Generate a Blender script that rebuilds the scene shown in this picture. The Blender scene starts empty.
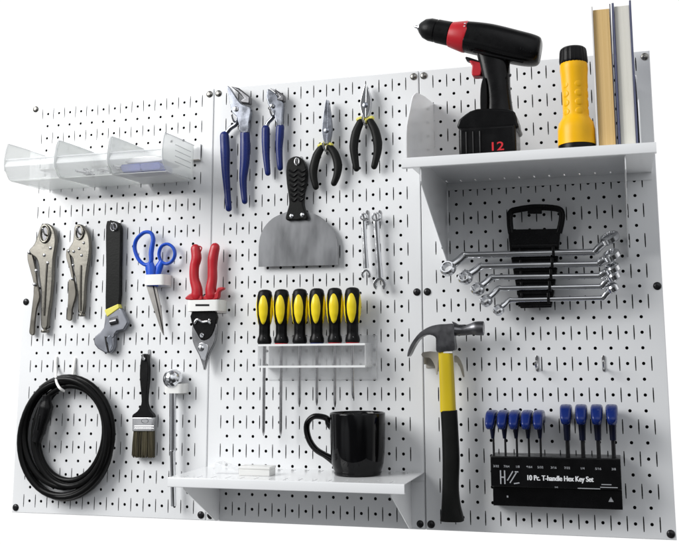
import bpy, bmesh, math, random
from mathutils import Vector, Matrix
random.seed(7)
IN = 0.0254
C = bpy.context.scene.collection
PI = math.pi
S = math.sin; K = math.cos

# ------------------------------------------------------------------ camera model (inches: x right, y up, z out of the board)
F = 916.894; CX = 373.28; CY = 212.237
CAM = Vector((45.174, 11.587, 62.482))
RB = Matrix(((0.965877, 0.046852, 0.254727), (-0.007448, 0.98812, -0.153504), (-0.258893, 0.146369, 0.954752)))
def ray(u, v): return RB @ Vector(((u-CX)/F, -(v-CY)/F, -1))
def P(u, v, z=0):
    d = ray(u, v); t = (z-CAM.z)/d.z; q = CAM+d*t; return (q.x, q.y)
def PX(u, v, X):
    d = ray(u, v); t = (X-CAM.x)/d.x; q = CAM+d*t; return (q.z, q.y)
def tr(ox, oy, s):
    def f(pts, z): return [P(ox+x/s, oy+y/s, z) for x, y in pts]
    return f

# ------------------------------------------------------------------ materials
def mat(name, col, rough=.5, metal=0, spec=.5, noise=0, nscale=8, bump=0, bscale=60, coat=0, alpha=1, trans=0, ior=1.45, rnoise=0, col2=None, sheen=0, aniso=None):
    m = bpy.data.materials.new(name); m.use_nodes = True
    nt = m.node_tree; b = nt.nodes['Principled BSDF']
    b.inputs['Base Color'].default_value = (*col, 1); b.inputs['Roughness'].default_value = rough
    b.inputs['Metallic'].default_value = metal; b.inputs['Specular IOR Level'].default_value = spec
    b.inputs['Coat Weight'].default_value = coat; b.inputs['Coat Roughness'].default_value = .08
    b.inputs['Alpha'].default_value = alpha; b.inputs['Transmission Weight'].default_value = trans; b.inputs['IOR'].default_value = ior
    tc = nt.nodes.new('ShaderNodeTexCoord')
    src = tc.outputs['Object']
    if aniso:
        mp = nt.nodes.new('ShaderNodeMapping'); mp.inputs['Scale'].default_value = aniso
        nt.links.new(src, mp.inputs['Vector']); src = mp.outputs['Vector']
    if noise or col2:
        n = nt.nodes.new('ShaderNodeTexNoise'); n.inputs['Scale'].default_value = nscale/IN/10; n.inputs['Detail'].default_value = 5
        nt.links.new(src, n.inputs['Vector'])
        r = nt.nodes.new('ShaderNodeValToRGB'); r.color_ramp.elements[0].position = .32; r.color_ramp.elements[1].position = .7
        c2 = col2 if col2 else tuple(c*(1-noise) for c in col)
        r.color_ramp.elements[0].color = (*c2, 1); r.color_ramp.elements[1].color = (*col, 1)
        nt.links.new(n.outputs['Fac'], r.inputs['Fac']); nt.links.new(r.outputs['Color'], b.inputs['Base Color'])
    if rnoise:
        n = nt.nodes.new('ShaderNodeTexNoise'); n.inputs['Scale'].default_value = nscale*1.7/IN/10; n.inputs['Detail'].default_value = 4
        nt.links.new(src, n.inputs['Vector'])
        mr = nt.nodes.new('ShaderNodeMapRange'); mr.inputs['From Min'].default_value = .3; mr.inputs['From Max'].default_value = .7
        mr.inputs['To Min'].default_value = max(.02, rough-rnoise); mr.inputs['To Max'].default_value = rough+rnoise
        nt.links.new(n.outputs['Fac'], mr.inputs['Value']); nt.links.new(mr.outputs['Result'], b.inputs['Roughness'])
    if bump:
        n = nt.nodes.new('ShaderNodeTexNoise'); n.inputs['Scale'].default_value = bscale/IN/10; n.inputs['Detail'].default_value = 3
        nt.links.new(src, n.inputs['Vector'])
        bp = nt.nodes.new('ShaderNodeBump'); bp.inputs['Strength'].default_value = bump; bp.inputs['Distance'].default_value = .0006
        nt.links.new(n.outputs['Fac'], bp.inputs['Height']); nt.links.new(bp.outputs['Normal'], b.inputs['Normal'])
    return m
M = {}
M['panel'] = mat('white_powder_coat', (.80, .81, .82), .14, spec=.6, bump=.02, bscale=30, rnoise=.05, nscale=1.1, noise=.045)
M['shade_black'] = mat('painted_shade_black', (.012, .012, .013), .9)  # flat black standing for shade behind holes, in slots and gaps
M['screw_black'] = mat('black_oxide_steel', (.03, .03, .032), .28, metal=.6, noise=.3, nscale=30)
M['screw_glare'] = mat('glare_steel_screw', (.30, .29, .27), .3, metal=1, noise=.3, nscale=30)  # lighter steel paints the glare on the top screws
M['nickel'] = mat('satin_nickel', (.215, .205, .18), .32, metal=1, noise=.28, nscale=6, rnoise=.1, bump=.15, bscale=50)
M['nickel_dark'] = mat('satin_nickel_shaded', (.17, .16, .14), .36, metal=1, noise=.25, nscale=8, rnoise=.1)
M['chrome'] = mat('polished_chrome', (.74, .75, .77), .12, metal=1, noise=.12, nscale=10, rnoise=.06)
M['steel'] = mat('bright_drop_forged_steel', (.34, .36, .41), .24, metal=1, noise=.35, nscale=7, rnoise=.1)
M['dark_steel'] = mat('dark_forged_steel', (.19, .19, .20), .33, metal=1, noise=.35, nscale=7, rnoise=.12, bump=.2, bscale=30)
M['grey_steel'] = mat('matt_grey_steel', (.25, .26, .29), .36, metal=.85, noise=.2, nscale=7, rnoise=.1)
M['snip_steel'] = mat('forged_snip_steel', (.42, .42, .43), .2, metal=1, noise=.4, nscale=12, rnoise=.08, bump=.2, bscale=14)
M['blade'] = mat('brushed_blade_steel', (.25, .255, .265), .34, metal=.9, noise=.3, nscale=3.5, aniso=(1.6, 1, .5), rnoise=.09)
M['scissor_blade'] = mat('scissor_steel', (.28, .27, .255), .35, metal=.9, noise=.2, nscale=10)
M['zinc'] = mat('zinc_plated_wire', (.62, .62, .63), .22, metal=1, noise=.2, nscale=20)
M['rubber'] = mat('black_rubber_grip', (.006, .006, .0065), .36, spec=.17, bump=.25, bscale=60, rnoise=.1, noise=.3)
M['grip_black'] = mat('black_ribbed_grip', (.008, .0085, .008), .42, spec=.15, bump=.3, bscale=80, noise=.3)
M['plastic_black'] = mat('black_moulded_plastic', (.005, .005, .0055), .25, spec=.2, bump=.08, bscale=70, rnoise=.08, noise=.3)
M['gloss_black'] = mat('black_glazed_ceramic', (.003, .003, .0035), .06, spec=.25, noise=.2)
M['navy'] = mat('navy_dipped_vinyl', (.008, .019, .13), .25, spec=.3, rnoise=.06, noise=.2)
M['hexstem'] = mat('dark_navy_plastic', (.004, .006, .022), .3, spec=.3)
M['hexblue'] = mat('blue_plastic_handle', (.005, .019, .14), .22, spec=.4, rnoise=.06, noise=.15)
M['blue'] = mat('bright_blue_plastic', (.014, .085, .56), .26, noise=.12)
M['red'] = mat('red_vinyl_grip', (.47, .012, .022), .33, noise=.15, rnoise=.06)
M['drillred'] = mat('red_plastic_collar', (.50, .012, .022), .35, noise=.12)
M['yellow'] = mat('yellow_grip_insert', (.88, .68, .015), .3, noise=.08)
M['hamyellow'] = mat('yellow_fibreglass', (.70, .52, .012), .32, noise=.25, nscale=5, aniso=(1, 1, .3))
M['torch'] = mat('amber_yellow_plastic', (.93, .49, .004), .33, spec=.3, noise=.06, rnoise=.05)
M['collar_yellow'] = mat('pale_yellow_collar', (.72, .66, .12), .4, noise=.1)
M['white_plastic'] = mat('white_plastic_holder', (.80, .80, .78), .3, noise=.03)
M['grey_bracket'] = mat('grey_painted_bracket', (.42, .40, .36), .4, noise=.1)
M['bin_rim'] = mat('clear_plastic_rim', (.66, .68, .69), .2, alpha=.5)
M['bin_front'] = mat('clear_bin_front', (.86, .88, .89), .3, alpha=.22)
M['bin'] = mat('frosted_clear_plastic', (.86, .88, .87), .35, alpha=.48, noise=.04, bump=.1, bscale=10)
M['acrylic'] = mat('clear_acrylic', (.88, .89, .90), .2, alpha=.36, spec=.7)
M['acrylic_edge'] = mat('polished_acrylic_edge', (.92, .93, .93), .12, alpha=.85)
M['bristle'] = mat('dark_paint_bristle', (.10, .085, .045), .8, col2=(.035, .03, .018), nscale=14, aniso=(6, 6, .25), bump=.8, bscale=25)
M['bookpaper_tan'] = mat('yellowed_page_edges', (.82, .58, .27), .8, col2=(.70, .47, .19), nscale=22, aniso=(9, .3, .02), bump=.5, bscale=30)
M['bookpaper'] = mat('cream_page_edges', (.86, .84, .76), .8, col2=(.78, .76, .68), nscale=22, aniso=(9, .3, .02), bump=.5, bscale=30)
M['cover_pale'] = mat('pale_paper_cover', (.76, .75, .74), .45, noise=.05)
M['cover_blue'] = mat('slate_blue_cloth_cover', (.10, .11, .19), .55, noise=.2, nscale=25)
M['cover_dark'] = mat('dark_grey_cover', (.09, .085, .10), .5, noise=.2, nscale=25)
M['cord'] = mat('black_cord_jacket', (.005, .005, .005), .32, spec=.16, bump=.1, bscale=40, noise=.3)
M['packet_blue'] = mat('blue_printed_packet', (.008, .04, .36), .3, noise=.3, nscale=8)
M['print_white'] = mat('white_printed_ink', (.75, .76, .78), .5)
M['print_grey'] = mat('grey_printed_ink', (.36, .37, .39), .5)
M['print_red'] = mat('red_printed_ink', (.60, .02, .03), .4)
M['lens'] = mat('clear_lens', (.6, .6, .6), .05, alpha=.6)
M['notepad'] = mat('translucent_white_box', (.84, .84, .82), .3, alpha=.75)

# ------------------------------------------------------------------ mesh builder
def cr(pts, n=4, closed=True):
    out = []; L = len(pts); d = len(pts[0])
    rng = range(L) if closed else range(L-1)
    for i in rng:
        g = (lambda j: pts[j % L]) if closed else (lambda j: pts[max(0, min(L-1, j))])
        p0, p1, p2, p3 = g(i-1), g(i), g(i+1), g(i+2)
        for k in range(n):
            t = k/n
            out.append(tuple(.5*(2*p1[c]+(p2[c]-p0[c])*t+(2*p0[c]-5*p1[c]+4*p2[c]-p3[c])*t*t+(3*p1[c]-p0[c]-3*p2[c]+p3[c])*t**3) for c in range(d)))
    if not closed: out.append(tuple(pts[-1]))
    return out
class MB:
    def __init__(s): s.v = []; s.f = []
    def add(s, vs, fs):
        o = len(s.v); s.v += [tuple(p) for p in vs]; s.f += [tuple(i+o for i in f) for f in fs]; return s
    def box(s, x0, x1, y0, y1, z0, z1):
        vs = [(x, y, z) for x in (x0, x1) for y in (y0, y1) for z in (z0, z1)]
        return s.add(vs, [(0, 1, 3, 2), (4, 6, 7, 5), (0, 4, 5, 1), (2, 3, 7, 6), (0, 2, 6, 4), (1, 5, 7, 3)])
    def prism(s, o, z0, z1):                     # o = (x,y) list, z0 / z1 may be functions of (x,y)
        n = len(o); a = z0 if callable(z0) else (lambda x, y: z0); b = z1 if callable(z1) else (lambda x, y: z1)
        vs = [(x, y, a(x, y)) for x, y in o]+[(x, y, b(x, y)) for x, y in o]
        return s.add(vs, [tuple(range(n))[::-1], tuple(range(n, 2*n))]+[(i, (i+1) % n, n+(i+1) % n, n+i) for i in range(n)])
    def plate(s, o, x0, x1):                     # o = (z,y) outline extruded along x
        n = len(o)
        vs = [(x0, y, z) for z, y in o]+[(x1, y, z) for z, y in o]
        return s.add(vs, [tuple(range(n)), tuple(range(n, 2*n))[::-1]]+[(i, n+i, n+(i+1) % n, (i+1) % n) for i in range(n)])
    def sweep(s, pts, rad, n=14, ex=2.0, caps=True, closed=False, round_ends=False):
        # pts 3D, rad = list of (in-plane radius, depth radius) or floats
        pts = [Vector(p) for p in pts]; L = len(pts)
        if not isinstance(rad, (list, tuple)): rad = [rad]*L
        rad = [(r, r) if not isinstance(r, (tuple, list)) else r for r in rad]
        if round_ends and not closed:
            a0 = (pts[0]-pts[1]).normalized(); a1 = (pts[-1]-pts[-2]).normalized()
            pre = []; post = []; rp = []; rq = []
            for k in (3, 2, 1):
                an = k*PI/6.6
                pre.append(pts[0]+a0*rad[0][0]*S(an)); rp.append((rad[0][0]*K(an), rad[0][1]*K(an)))
            for k in (1, 2, 3):
                an = k*PI/6.6
                post.append(pts[-1]+a1*rad[-1][0]*S(an)); rq.append((rad[-1][0]*K(an), rad[-1][1]*K(an)))
            pts = pre+pts+post; rad = rp+list(rad)+rq; L = len(pts)
        vs = []; zz = Vector((0, 0, 1)); prev = None
        for i, p in enumerate(pts):
            if closed: t = pts[(i+1) % L]-pts[i-1]
            else: t = pts[min(L-1, i+1)]-pts[max(0, i-1)]
            t.normalize()
            if prev is None:
                a = t.cross(zz)
                if a.length < .3: a = t.cross(Vector((0, 1, 0)))
                if a.length < .3: a = t.cross(Vector((1, 0, 0)))
            else: a = prev-t*prev.dot(t)
            a.normalize(); prev = a.copy(); b = a.cross(t).normalized()
            for k in range(n):
                th = 2*PI*k/n; c, q = K(th), S(th)
                c = math.copysign(abs(c)**(2/ex), c); q = math.copysign(abs(q)**(2/ex), q)
                vs.append(p+a*c*rad[i][0]+b*q*rad[i][1])
        fs = []
        for i in range(L if closed else L-1):
            for k in range(n):
                j = (i+1) % L
                fs.append((i*n+k, i*n+(k+1) % n, j*n+(k+1) % n, j*n+k))
        if caps and not closed: fs += [tuple(range(n))[::-1], tuple(range((L-1)*n, L*n))]
        return s.add(vs, fs)
    def lathe(s, base, axis, prof, n=32, caps=True):   # prof = list of (t along axis, radius)
        base = Vector(base); ax = Vector(axis).normalized()
        a = ax.cross(Vector((0, 0, 1)))
        if a.length < .2: a = ax.cross(Vector((0, 1, 0)))
        a.normalize(); b = ax.cross(a)
        vs = [base+ax*t+(a*K(2*PI*k/n)+b*S(2*PI*k/n))*r for t, r in prof for k in range(n)]
        L = len(prof); fs = [(i*n+k, i*n+(k+1) % n, (i+1)*n+(k+1) % n, (i+1)*n+k) for i in range(L-1) for k in range(n)]
        if caps: fs += [tuple(range(n))[::-1], tuple(range((L-1)*n, L*n))]
        return s.add(vs, fs)
    def ball(s, c, r, n=20, sc=(1, 1, 1)):
        prof = [(-r*K(PI*i/12), max(1e-4, r*S(PI*i/12))) for i in range(13)]
        t = MB().lathe((0, 0, 0), (0, 1, 0), prof, n)
        return s.add([(c[0]+v[0]*sc[0], c[1]+v[1]*sc[1], c[2]+v[2]*sc[2]) for v in t.v], t.f)
    def ring(s, c, axis, ro, ri, h, n=48, poly=0):      # box end of a spanner: flat ring with a hole
        ax = Vector(axis).normalized(); c = Vector(c); a = ax.cross(Vector((.3, .1, 1))).normalized(); b = ax.cross(a)
        e = h*.22
        prof = [(-h/2+e, ro), (-h/2, ro-e), (-h/2, ri+e*.5), (-h/2+e*.5, ri), (h/2-e*.5, ri), (h/2, ri+e*.5), (h/2, ro-e), (h/2-e, ro)]
        vs = []
        for t, r in prof:
            for k in range(n):
                rr = r*(1+(.10 if k % 2 else 0)) if abs(r-ri) < 1e-6 else r
                vs.append(c+ax*t+(a*K(2*PI*k/n)+b*S(2*PI*k/n))*rr)
        L = len(prof)
        return s.add(vs, [(i*n+k, i*n+(k+1) % n, ((i+1) % L)*n+(k+1) % n, ((i+1) % L)*n+k) for i in range(L) for k in range(n)])
    def build(s, name, m, parent=None, bevel=0, seg=2, ang=38, flat=False, origin=None):
        o0 = Vector(parent['_o']) if parent is not None else Vector(origin if origin else (0, 0, 0))
        me = bpy.data.meshes.new(name)
        me.from_pydata([((p[0]-o0.x)*IN, -(p[2]-o0.z)*IN, (p[1]-o0.y)*IN) for p in s.v], [], s.f)
        bm = bmesh.new(); bm.from_mesh(me)
        bmesh.ops.recalc_face_normals(bm, faces=bm.faces); bm.to_mesh(me); bm.free()
        if not flat:
            for p in me.polygons: p.use_smooth = True
            me.set_sharp_from_angle(angle=math.radians(ang))
        me.materials.append(M[m] if isinstance(m, str) else m)
        ob = bpy.data.objects.new(name, me); C.objects.link(ob)
        if parent is not None:
            ob.parent = parent; ob['_o'] = tuple(o0)
        else:
            ob.location = (o0.x*IN, -o0.z*IN, o0.y*IN); ob['_o'] = tuple(o0)
        if bevel:
            md = ob.modifiers.new('bevel', 'BEVEL'); md.width = bevel*IN; md.segments = seg; md.limit_method = 'ANGLE'; md.angle_limit = math.radians(35)
            md.harden_normals = False
        return ob
def tag(o, label, cat, group=None, kind=None):
    if label: o['label'] = label
    if cat: o['category'] = cat
    if group: o['group'] = group
    if kind: o['kind'] = kind
    return o
def thing(name, label, cat, at, group=None):
    o = bpy.data.objects.new(name, None); C.objects.link(o); o.empty_display_size = .02
    o.location = (at[0]*IN, -at[2]*IN, at[1]*IN); o['_o'] = tuple(at)
    return tag(o, label, cat, group)
def copy_tree(o, parent=None):
    c = o.copy(); C.objects.link(c)
    if parent is not None: c.parent = parent
    for ch in list(o.children): copy_tree(ch, c)
    return c
def dup(o, dx, dy, dz, label=None):
    c = copy_tree(o); c.location = o.location+Vector((dx*IN, -dz*IN, dy*IN))
    if label: c['label'] = label
    return c
def text(body, x, y, z, size, m, parent, sx=1.0, rot=0, bold=0, tilt=0, name='lettering', dbl=0):
    cu = bpy.data.curves.new('t', 'FONT'); cu.body = body; cu.size = size*IN; cu.extrude = .008*IN; cu.offset = bold*IN; cu.align_x = 'CENTER'; cu.align_y = 'CENTER'
    t = bpy.data.objects.new('t', cu); C.objects.link(t); bpy.context.view_layer.update()
    dg = bpy.context.evaluated_depsgraph_get(); me = bpy.data.meshes.new_from_object(t.evaluated_get(dg)); bpy.data.objects.remove(t)
    o0 = Vector(parent['_o'])
    for v in me.vertices:
        X, Y, Z = v.co.x*sx, v.co.y, v.co.z
        X, Y = X*K(rot)-Y*S(rot), X*S(rot)+Y*K(rot)
        v.co = (X+(x-o0.x)*IN, -(Z+(z-o0.z)*IN)+Y*S(tilt), Y*K(tilt)+(y-o0.y)*IN)
    if dbl:
        bm = bmesh.new(); bm.from_mesh(me); g = bmesh.ops.duplicate(bm, geom=bm.verts[:]+bm.edges[:]+bm.faces[:])
        bmesh.ops.translate(bm, verts=[v for v in g['geom'] if isinstance(v, bmesh.types.BMVert)], vec=(dbl*IN, -.0015*IN, 0)); bm.to_mesh(me); bm.free()
    me.materials.clear(); me.materials.append(M[m]); me.name = name
    ob = bpy.data.objects.new(name, me); C.objects.link(ob); ob.parent = parent; return ob

# ------------------------------------------------------------------ pegboard panels
def perim(w, h):   # 16 points round a rectangle, start middle right going ccw
    q = [(1, 0), (1, .5), (1, 1), (.5, 1), (0, 1), (-.5, 1), (-1, 1), (-1, .5), (-1, 0), (-1, -.5), (-1, -1), (-.5, -1), (0, -1), (.5, -1), (1, -1), (1, -.5)]
    return [(x*w, y*h) for x, y in q]
def cell(mb, cx, cy, w, hlo, hhi, inner, depth):
    out = [(cx+x, cy+(y*hhi if y > 0 else y*hlo)) for x, y in [(a*w, b) for a, b in perim(1, 1)]]
    inn = [(cx+x, cy+y) for x, y in inner]; n = 16
    vs = [(x, y, 0) for x, y in out]+[(x, y, 0) for x, y in inn]+[(x, y, -depth) for x, y in inn]
    fs = [(i, (i+1) % n, n+(i+1) % n, n+i) for i in range(n)]+[(n+i, n+(i+1) % n, 2*n+(i+1) % n, 2*n+i) for i in range(n)]
    mb.add(vs, fs)
H = 31.8
circ = []
for i in range(16):
    x, y = perim(.4, .5)[i]; a = math.atan2(y, x); circ.append((.108*K(a), .108*S(a)))
slot = [(x*.78, y*.96) for x, y in [(.05, 0), (.05, .24), (.035, .475), (.018, .49), (0, .495), (-.018, .49), (-.035, .475), (-.05, .24), (-.05, 0), (-.05, -.24), (-.035, -.475), (-.018, -.49), (0, -.495), (.018, -.49), (.035, -.475), (.05, -.24)]]
W = 15.94
def make_panel(label):
    t = thing('pegboard_panel', label, 'pegboard panel', (8, 0, 0), 'white pegboard panels mounted side by side')
    mb = MB()
    lo, hi = .3, 31.5; e = .05
    def q(x0, x1, y0, y1): mb.add([(x0, y0, 0), (x1, y0, 0), (x1, y1, 0), (x0, y1, 0)], [(0, 1, 2, 3)])
    for r in range(31):
        yc = .9+r; hl = .6 if r == 0 else .5; hh = .6 if r == 30 else .5
        for c in range(14): cell(mb, 1.5+c, yc, .4, hl, hh, circ, .05)
        if r % 2 == 0:
            for c in range(15): cell(mb, 1+c, yc, .1, .6, .6, slot, .05)
    for r in range(1, 31, 2):
        for c in range(15): q(.9+c, 1.1+c, .9+r-.4, .9+r+.4)
    q(e, .9, lo, hi); q(15.1, W-e, lo, hi); q(e, W-e, e, lo); q(e, W-e, hi, H-e)
    # rolled edge and the flange going back to the wall
    rim = [[(e, e), (W-e, e), (W-e, H-e), (e, H-e)], [(.02, .02), (W-.02, .02), (W-.02, H-.02), (.02, H-.02)], [(0, 0), (W, 0), (W, H), (0, H)], [(0, 0), (W, 0), (W, H), (0, H)]]
    zs = [0, -.02, -.07, -.75]
    vs = [(x, y, zs[k]) for k in range(4) for x, y in rim[k]]
    mb.add(vs, [(k*4+i, k*4+(i+1) % 4, (k+1)*4+(i+1) % 4, (k+1)*4+i) for k in range(3) for i in range(4)])
    mb.build('face_sheet', 'panel', t, ang=30)
    MB().box(.06, W-.06, .06, H-.06, -.73, -.70).build('shade_sheet', 'shade_black', t)  # black sheet added so the holes read as shade on the wall
    for i, (x, y) in enumerate([(.34, .38), (W-.34, .38), (.34, 15.87), (W-.34, 15.87), (.34, 31.38), (W-.34, 31.38)]):
        s = MB().lathe((x, y, .002), (0, 0, 1), [(0, .26), (.03, .26), (.08, .22), (.115, .13), (.125, .07), (.095, .06), (.095, .001)], 20)
        o = s.build('screw', 'screw_black' if i < 4 else 'screw_glare', t)
    return t
p0 = make_panel('left pegboard panel, carrying the plastic bins and the coiled black cord')
p1 = dup(p0, 16, 0, 0, 'middle pegboard panel, carrying the scraper, the screwdrivers and the mug shelf')
p2 = dup(p0, 32, 0, 0, 'right pegboard panel, carrying the hammer and the shelf with the drill')

# ------------------------------------------------------------------ shelves
def shelf_plate(mb, X0, X1, D, y1, slots_z, xs, th=.05):
    # sheet with slots cut through: strips in x, slot strips broken in z
    def q(x0, x1, z0, z1): mb.add([(x0, y1, z0), (x1, y1, z0), (x1, y1, z1), (x0, y1, z1), (x0, y1-th, z0), (x1, y1-th, z0), (x1, y1-th, z1), (x0, y1-th, z1)],
                                  [(0, 1, 2, 3), (7, 6, 5, 4), (0, 4, 5, 1), (1, 5, 6, 2), (2, 6, 7, 3), (3, 7, 4, 0)])
    zs = [0.0]
    for a, b in slots_z: zs += [a, b]
    zs.append(D)
    prev = X0
    for x in xs:
        q(prev, x-.045, 0, D)
        for i in range(0, len(zs), 2): q(x-.045, x+.045, zs[i], zs[i+1])
        prev = x+.045
    q(prev, X1, 0, D)
def lip(mb, X0, X1, D, y1, y0):
    prof = [(D-.02, y1-.05), (D-.02, y1), (D+.03, y1-.015), (D+.05, y1-.06), (D+.05, y0+.03), (D+.03, y0), (D-.30, y0), (D-.30, y0+.05), (D, y0+.05), (D, y1-.05)]
    mb.plate([(z, y) for z, y in prof], X0, X1)
lo_shelf = thing('steel_shelf', 'white steel shelf under the black mug at the foot of the middle panel', 'shelf', (24, 3.75, 0))
mb = MB(); shelf_plate(mb, 16.03, 31.94, 6, 3.75, [(.5, 1.1), (4.8, 5.75)], [16+i+.97 for i in range(0, 15)]); lip(mb, 16.03, 31.94, 5.98, 3.75, 3.14)
mb.box(16.03, 31.94, 3.2, 3.70, .006, .055)
mb.build('shelf_plate', 'panel', lo_shelf, ang=25)
for x in (17.0, 31.0):
    m_ = MB().plate([(.03, 3.68), (5.6, 3.68), (5.75, 3.2), (5.6, 2.95), (.6, .12), (.03, .12)], x-.03, x+.03)
    sgn = -1 if x > 24 else 1
    m_.box(min(x, x-sgn*.9), max(x, x-sgn*.9), .14, 3.1, .006, .05)
    m_.build('bracket', 'panel', lo_shelf)
up_shelf = thing('steel_shelf', 'deep white steel shelf holding the drill, the torch and two books', 'shelf', (40, 23.45, 0))
mb = MB(); shelf_plate(mb, 32.72, 47.62, 8.98, 23.45, [(.5, 1.1), (7.8, 8.7)], [33+i for i in range(1, 14)]); lip(mb, 32.72, 47.62, 8.96, 23.45, 22.83)
mb.box(32.72, 47.62, 22.9, 23.40, .006, .055)
mb.build('shelf_plate', 'panel', up_shelf, ang=25)
for x in (33.85, 45.88):
    m_ = MB().plate([(.03, 23.38), (8.6, 23.38), (8.75, 23.1), (8.75, 22.0), (8.62, 21.85), (.5, 17.9), (.03, 17.85)], x-.03, x+.03)
    for k in range(3):
        m_.box(x+.03, x+.11, 18.6+k*1.0, 18.95+k*1.0, -.02, .09)
    m_.build('bracket', 'panel', up_shelf)
prof = [(0.03, 29.25)]+[PX(u, v, 33.0) for u, v in [(425, 97), (417.5, 93.2), (415.2, 93.6), (412.3, 97.5), (409.7, 109.8), (406.5, 126.4), (404.9, 143), (404.6, 156)]]
prof = [(max(.03, min(8.9, z)), y) for z, y in prof]
bend = [prof[0]]+cr(prof[1:], 3, closed=False)+[(8.85, 23.47), (.03, 23.47)]
for x in (33.0, 46.78):
    m_ = MB().plate(bend, x-.035, x+.035)
    for k in range(3): m_.box(x+.03, x+.1, 24.2+k*1.9, 24.6+k*1.9, -.02, .08)
    m_.build('end_plate', 'panel', up_shelf)

# ------------------------------------------------------------------ hooks
hook0 = None
def hook(x, y, label, reach=.9):
    """small zinc J hook; x,y = where its arm leaves the board"""
    global hook0
    if hook0 is None:
        t = thing('peg_hook', label, 'hook', (0, 0, 0), 'small metal hooks pushed into the pegboard')
        MB().prism(cr([(-.09, .55), (.09, .55), (.11, .1), (.09, -.4), (-.09, -.4), (-.11, .1)], 3), .01, .07).build('hook_plate', 'zinc', t, bevel=.015)
        pts = cr([(0, -.2, .06), (0, -.24, .35), (0, -.2, .75), (0, .0, 1.0), (0, .22, 1.1)], 4, closed=False)
        MB().sweep(pts, .075, 12, round_ends=True).build('hook_arm', 'zinc', t)
        hook0 = t; t.location = (x*IN, 0, y*IN); t['_o'] = (x, y, 0); return t
    c = copy_tree(hook0); c.location = (x*IN, 0, y*IN); c['label'] = label; return c

# ------------------------------------------------------------------ locking pliers
def rivets(t, pts, z, r, parent, m='zinc'):
    for x, y in pts: MB().lathe((x, y, z), (0, 0, 1), [(0, r), (.04, r), (.08, r*.75), (.1, r*.3), (.1, .001)], 14).build('rivet', m, parent)
def locking(T, sc, body, lever, jaw, neck, knob, riv, label):
    z = .35
    b = T(body, z); c = (sum(p[0] for p in b)/len(b), min(p[1] for p in b), z)
    t = thing('locking_pliers', label, 'locking pliers', c, 'nickel locking pliers')
    MB().prism(cr(b, 3), .18, .52).build('fixed_handle', 'nickel', t, bevel=.11, seg=4)
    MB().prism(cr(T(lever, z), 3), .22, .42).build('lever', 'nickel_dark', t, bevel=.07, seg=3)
    # jaws: a rounded plate with a mouth, standing a little proud
    jo = T(jaw[0], z+.2); ji = T(jaw[1], z+.2); n = 24
    def ell(c0, r0):
        return [(c0[0]+r0[0]*K(2*PI*k/n), c0[1]+r0[1]*S(2*PI*k/n)) for k in range(n)]
    cx = sum(p[0] for p in jo)/len(jo); cy = sum(p[1] for p in jo)/len(jo)
    rx = (max(p[0] for p in jo)-min(p[0] for p in jo))/2; ry = (max(p[1] for p in jo)-min(p[1] for p in jo))/2
    pts = [(x, y, .56) for x, y in ell((cx, cy), (rx*.82, ry*.85))]
    MB().sweep(pts, [(rx*.22, .1)]*n, 10, closed=True).build('jaw', 'nickel', t)
    MB().prism(ell((cx-rx*.05, cy), (rx*.42, ry*.66)), .5, .535).build('jaw_mouth', 'dark_steel', t)
    nk = T(neck, z)
    MB().sweep([(x, y, .55) for x, y in nk], .07, 10).build('channel', 'nickel', t)
    kx, ky = T([knob], z)[0]
    MB().lathe((kx, ky-.12, .35), (0, 1, 0), [(0, .12), (.03, .24*sc), (.12, .26*sc), (.22, .24*sc), (.25, .14), (.5, .14)], 18).build('adjusting_knob', 'nickel', t)
    rivets(t, T(riv, z), .5, .115*sc, t)
    return t
T = tr(25, 220, 4.186)
locking(T, 1.2, [(72, 22), (98, 16), (124, 38), (134, 80), (132, 115), (124, 165), (121, 250), (114, 330), (104, 400), (98, 452), (73, 452), (70, 400), (72, 335), (71, 290), (64, 240), (62, 200), (52, 164), (30, 146), (20, 128), (42, 102), (56, 66)],
        [(14, 132), (12, 165), (24, 212), (36, 258), (38, 300), (30, 370), (22, 440), (20, 474), (38, 480), (42, 430), (50, 370), (63, 322), (52, 262), (45, 205), (34, 155), (26, 132)],
        ([(62, 18), (104, 18), (104, 98), (62, 98)], []), [(98, 180), (92, 280), (86, 400)], (84, 466), [(22, 137), (112, 118), (86, 148), (100, 181), (52, 213), (45, 270)],
        'large nickel locking pliers hanging leftmost above the coiled cord')
locking(T, 1.0, [(214, 24), (240, 20), (262, 44), (274, 80), (276, 130), (266, 200), (258, 260), (250, 385), (228, 385), (226, 320), (218, 262), (208, 215), (204, 165), (186, 142), (186, 122), (204, 92), (208, 60)],
        [(176, 124), (174, 158), (188, 205), (196, 248), (184, 254), (182, 330), (177, 400), (178, 418), (194, 418), (199, 372), (214, 312), (208, 258), (199, 200), (190, 150), (187, 128)],
        ([(210, 20), (246, 20), (246, 84), (210, 84)], []), [(240, 190), (238, 280), (238, 380)], (239, 398), [(188, 131), (209, 133), (251, 97), (232, 121), (242, 149), (207, 190), (203, 247)],
        'smaller nickel locking pliers between the larger pair and the adjustable wrench')
hook(*P(45.0, 232, .8), 'small hook holding the large locking pliers')
hook(*P(79.2, 231, .8), 'small hook holding the smaller locking pliers')

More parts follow.
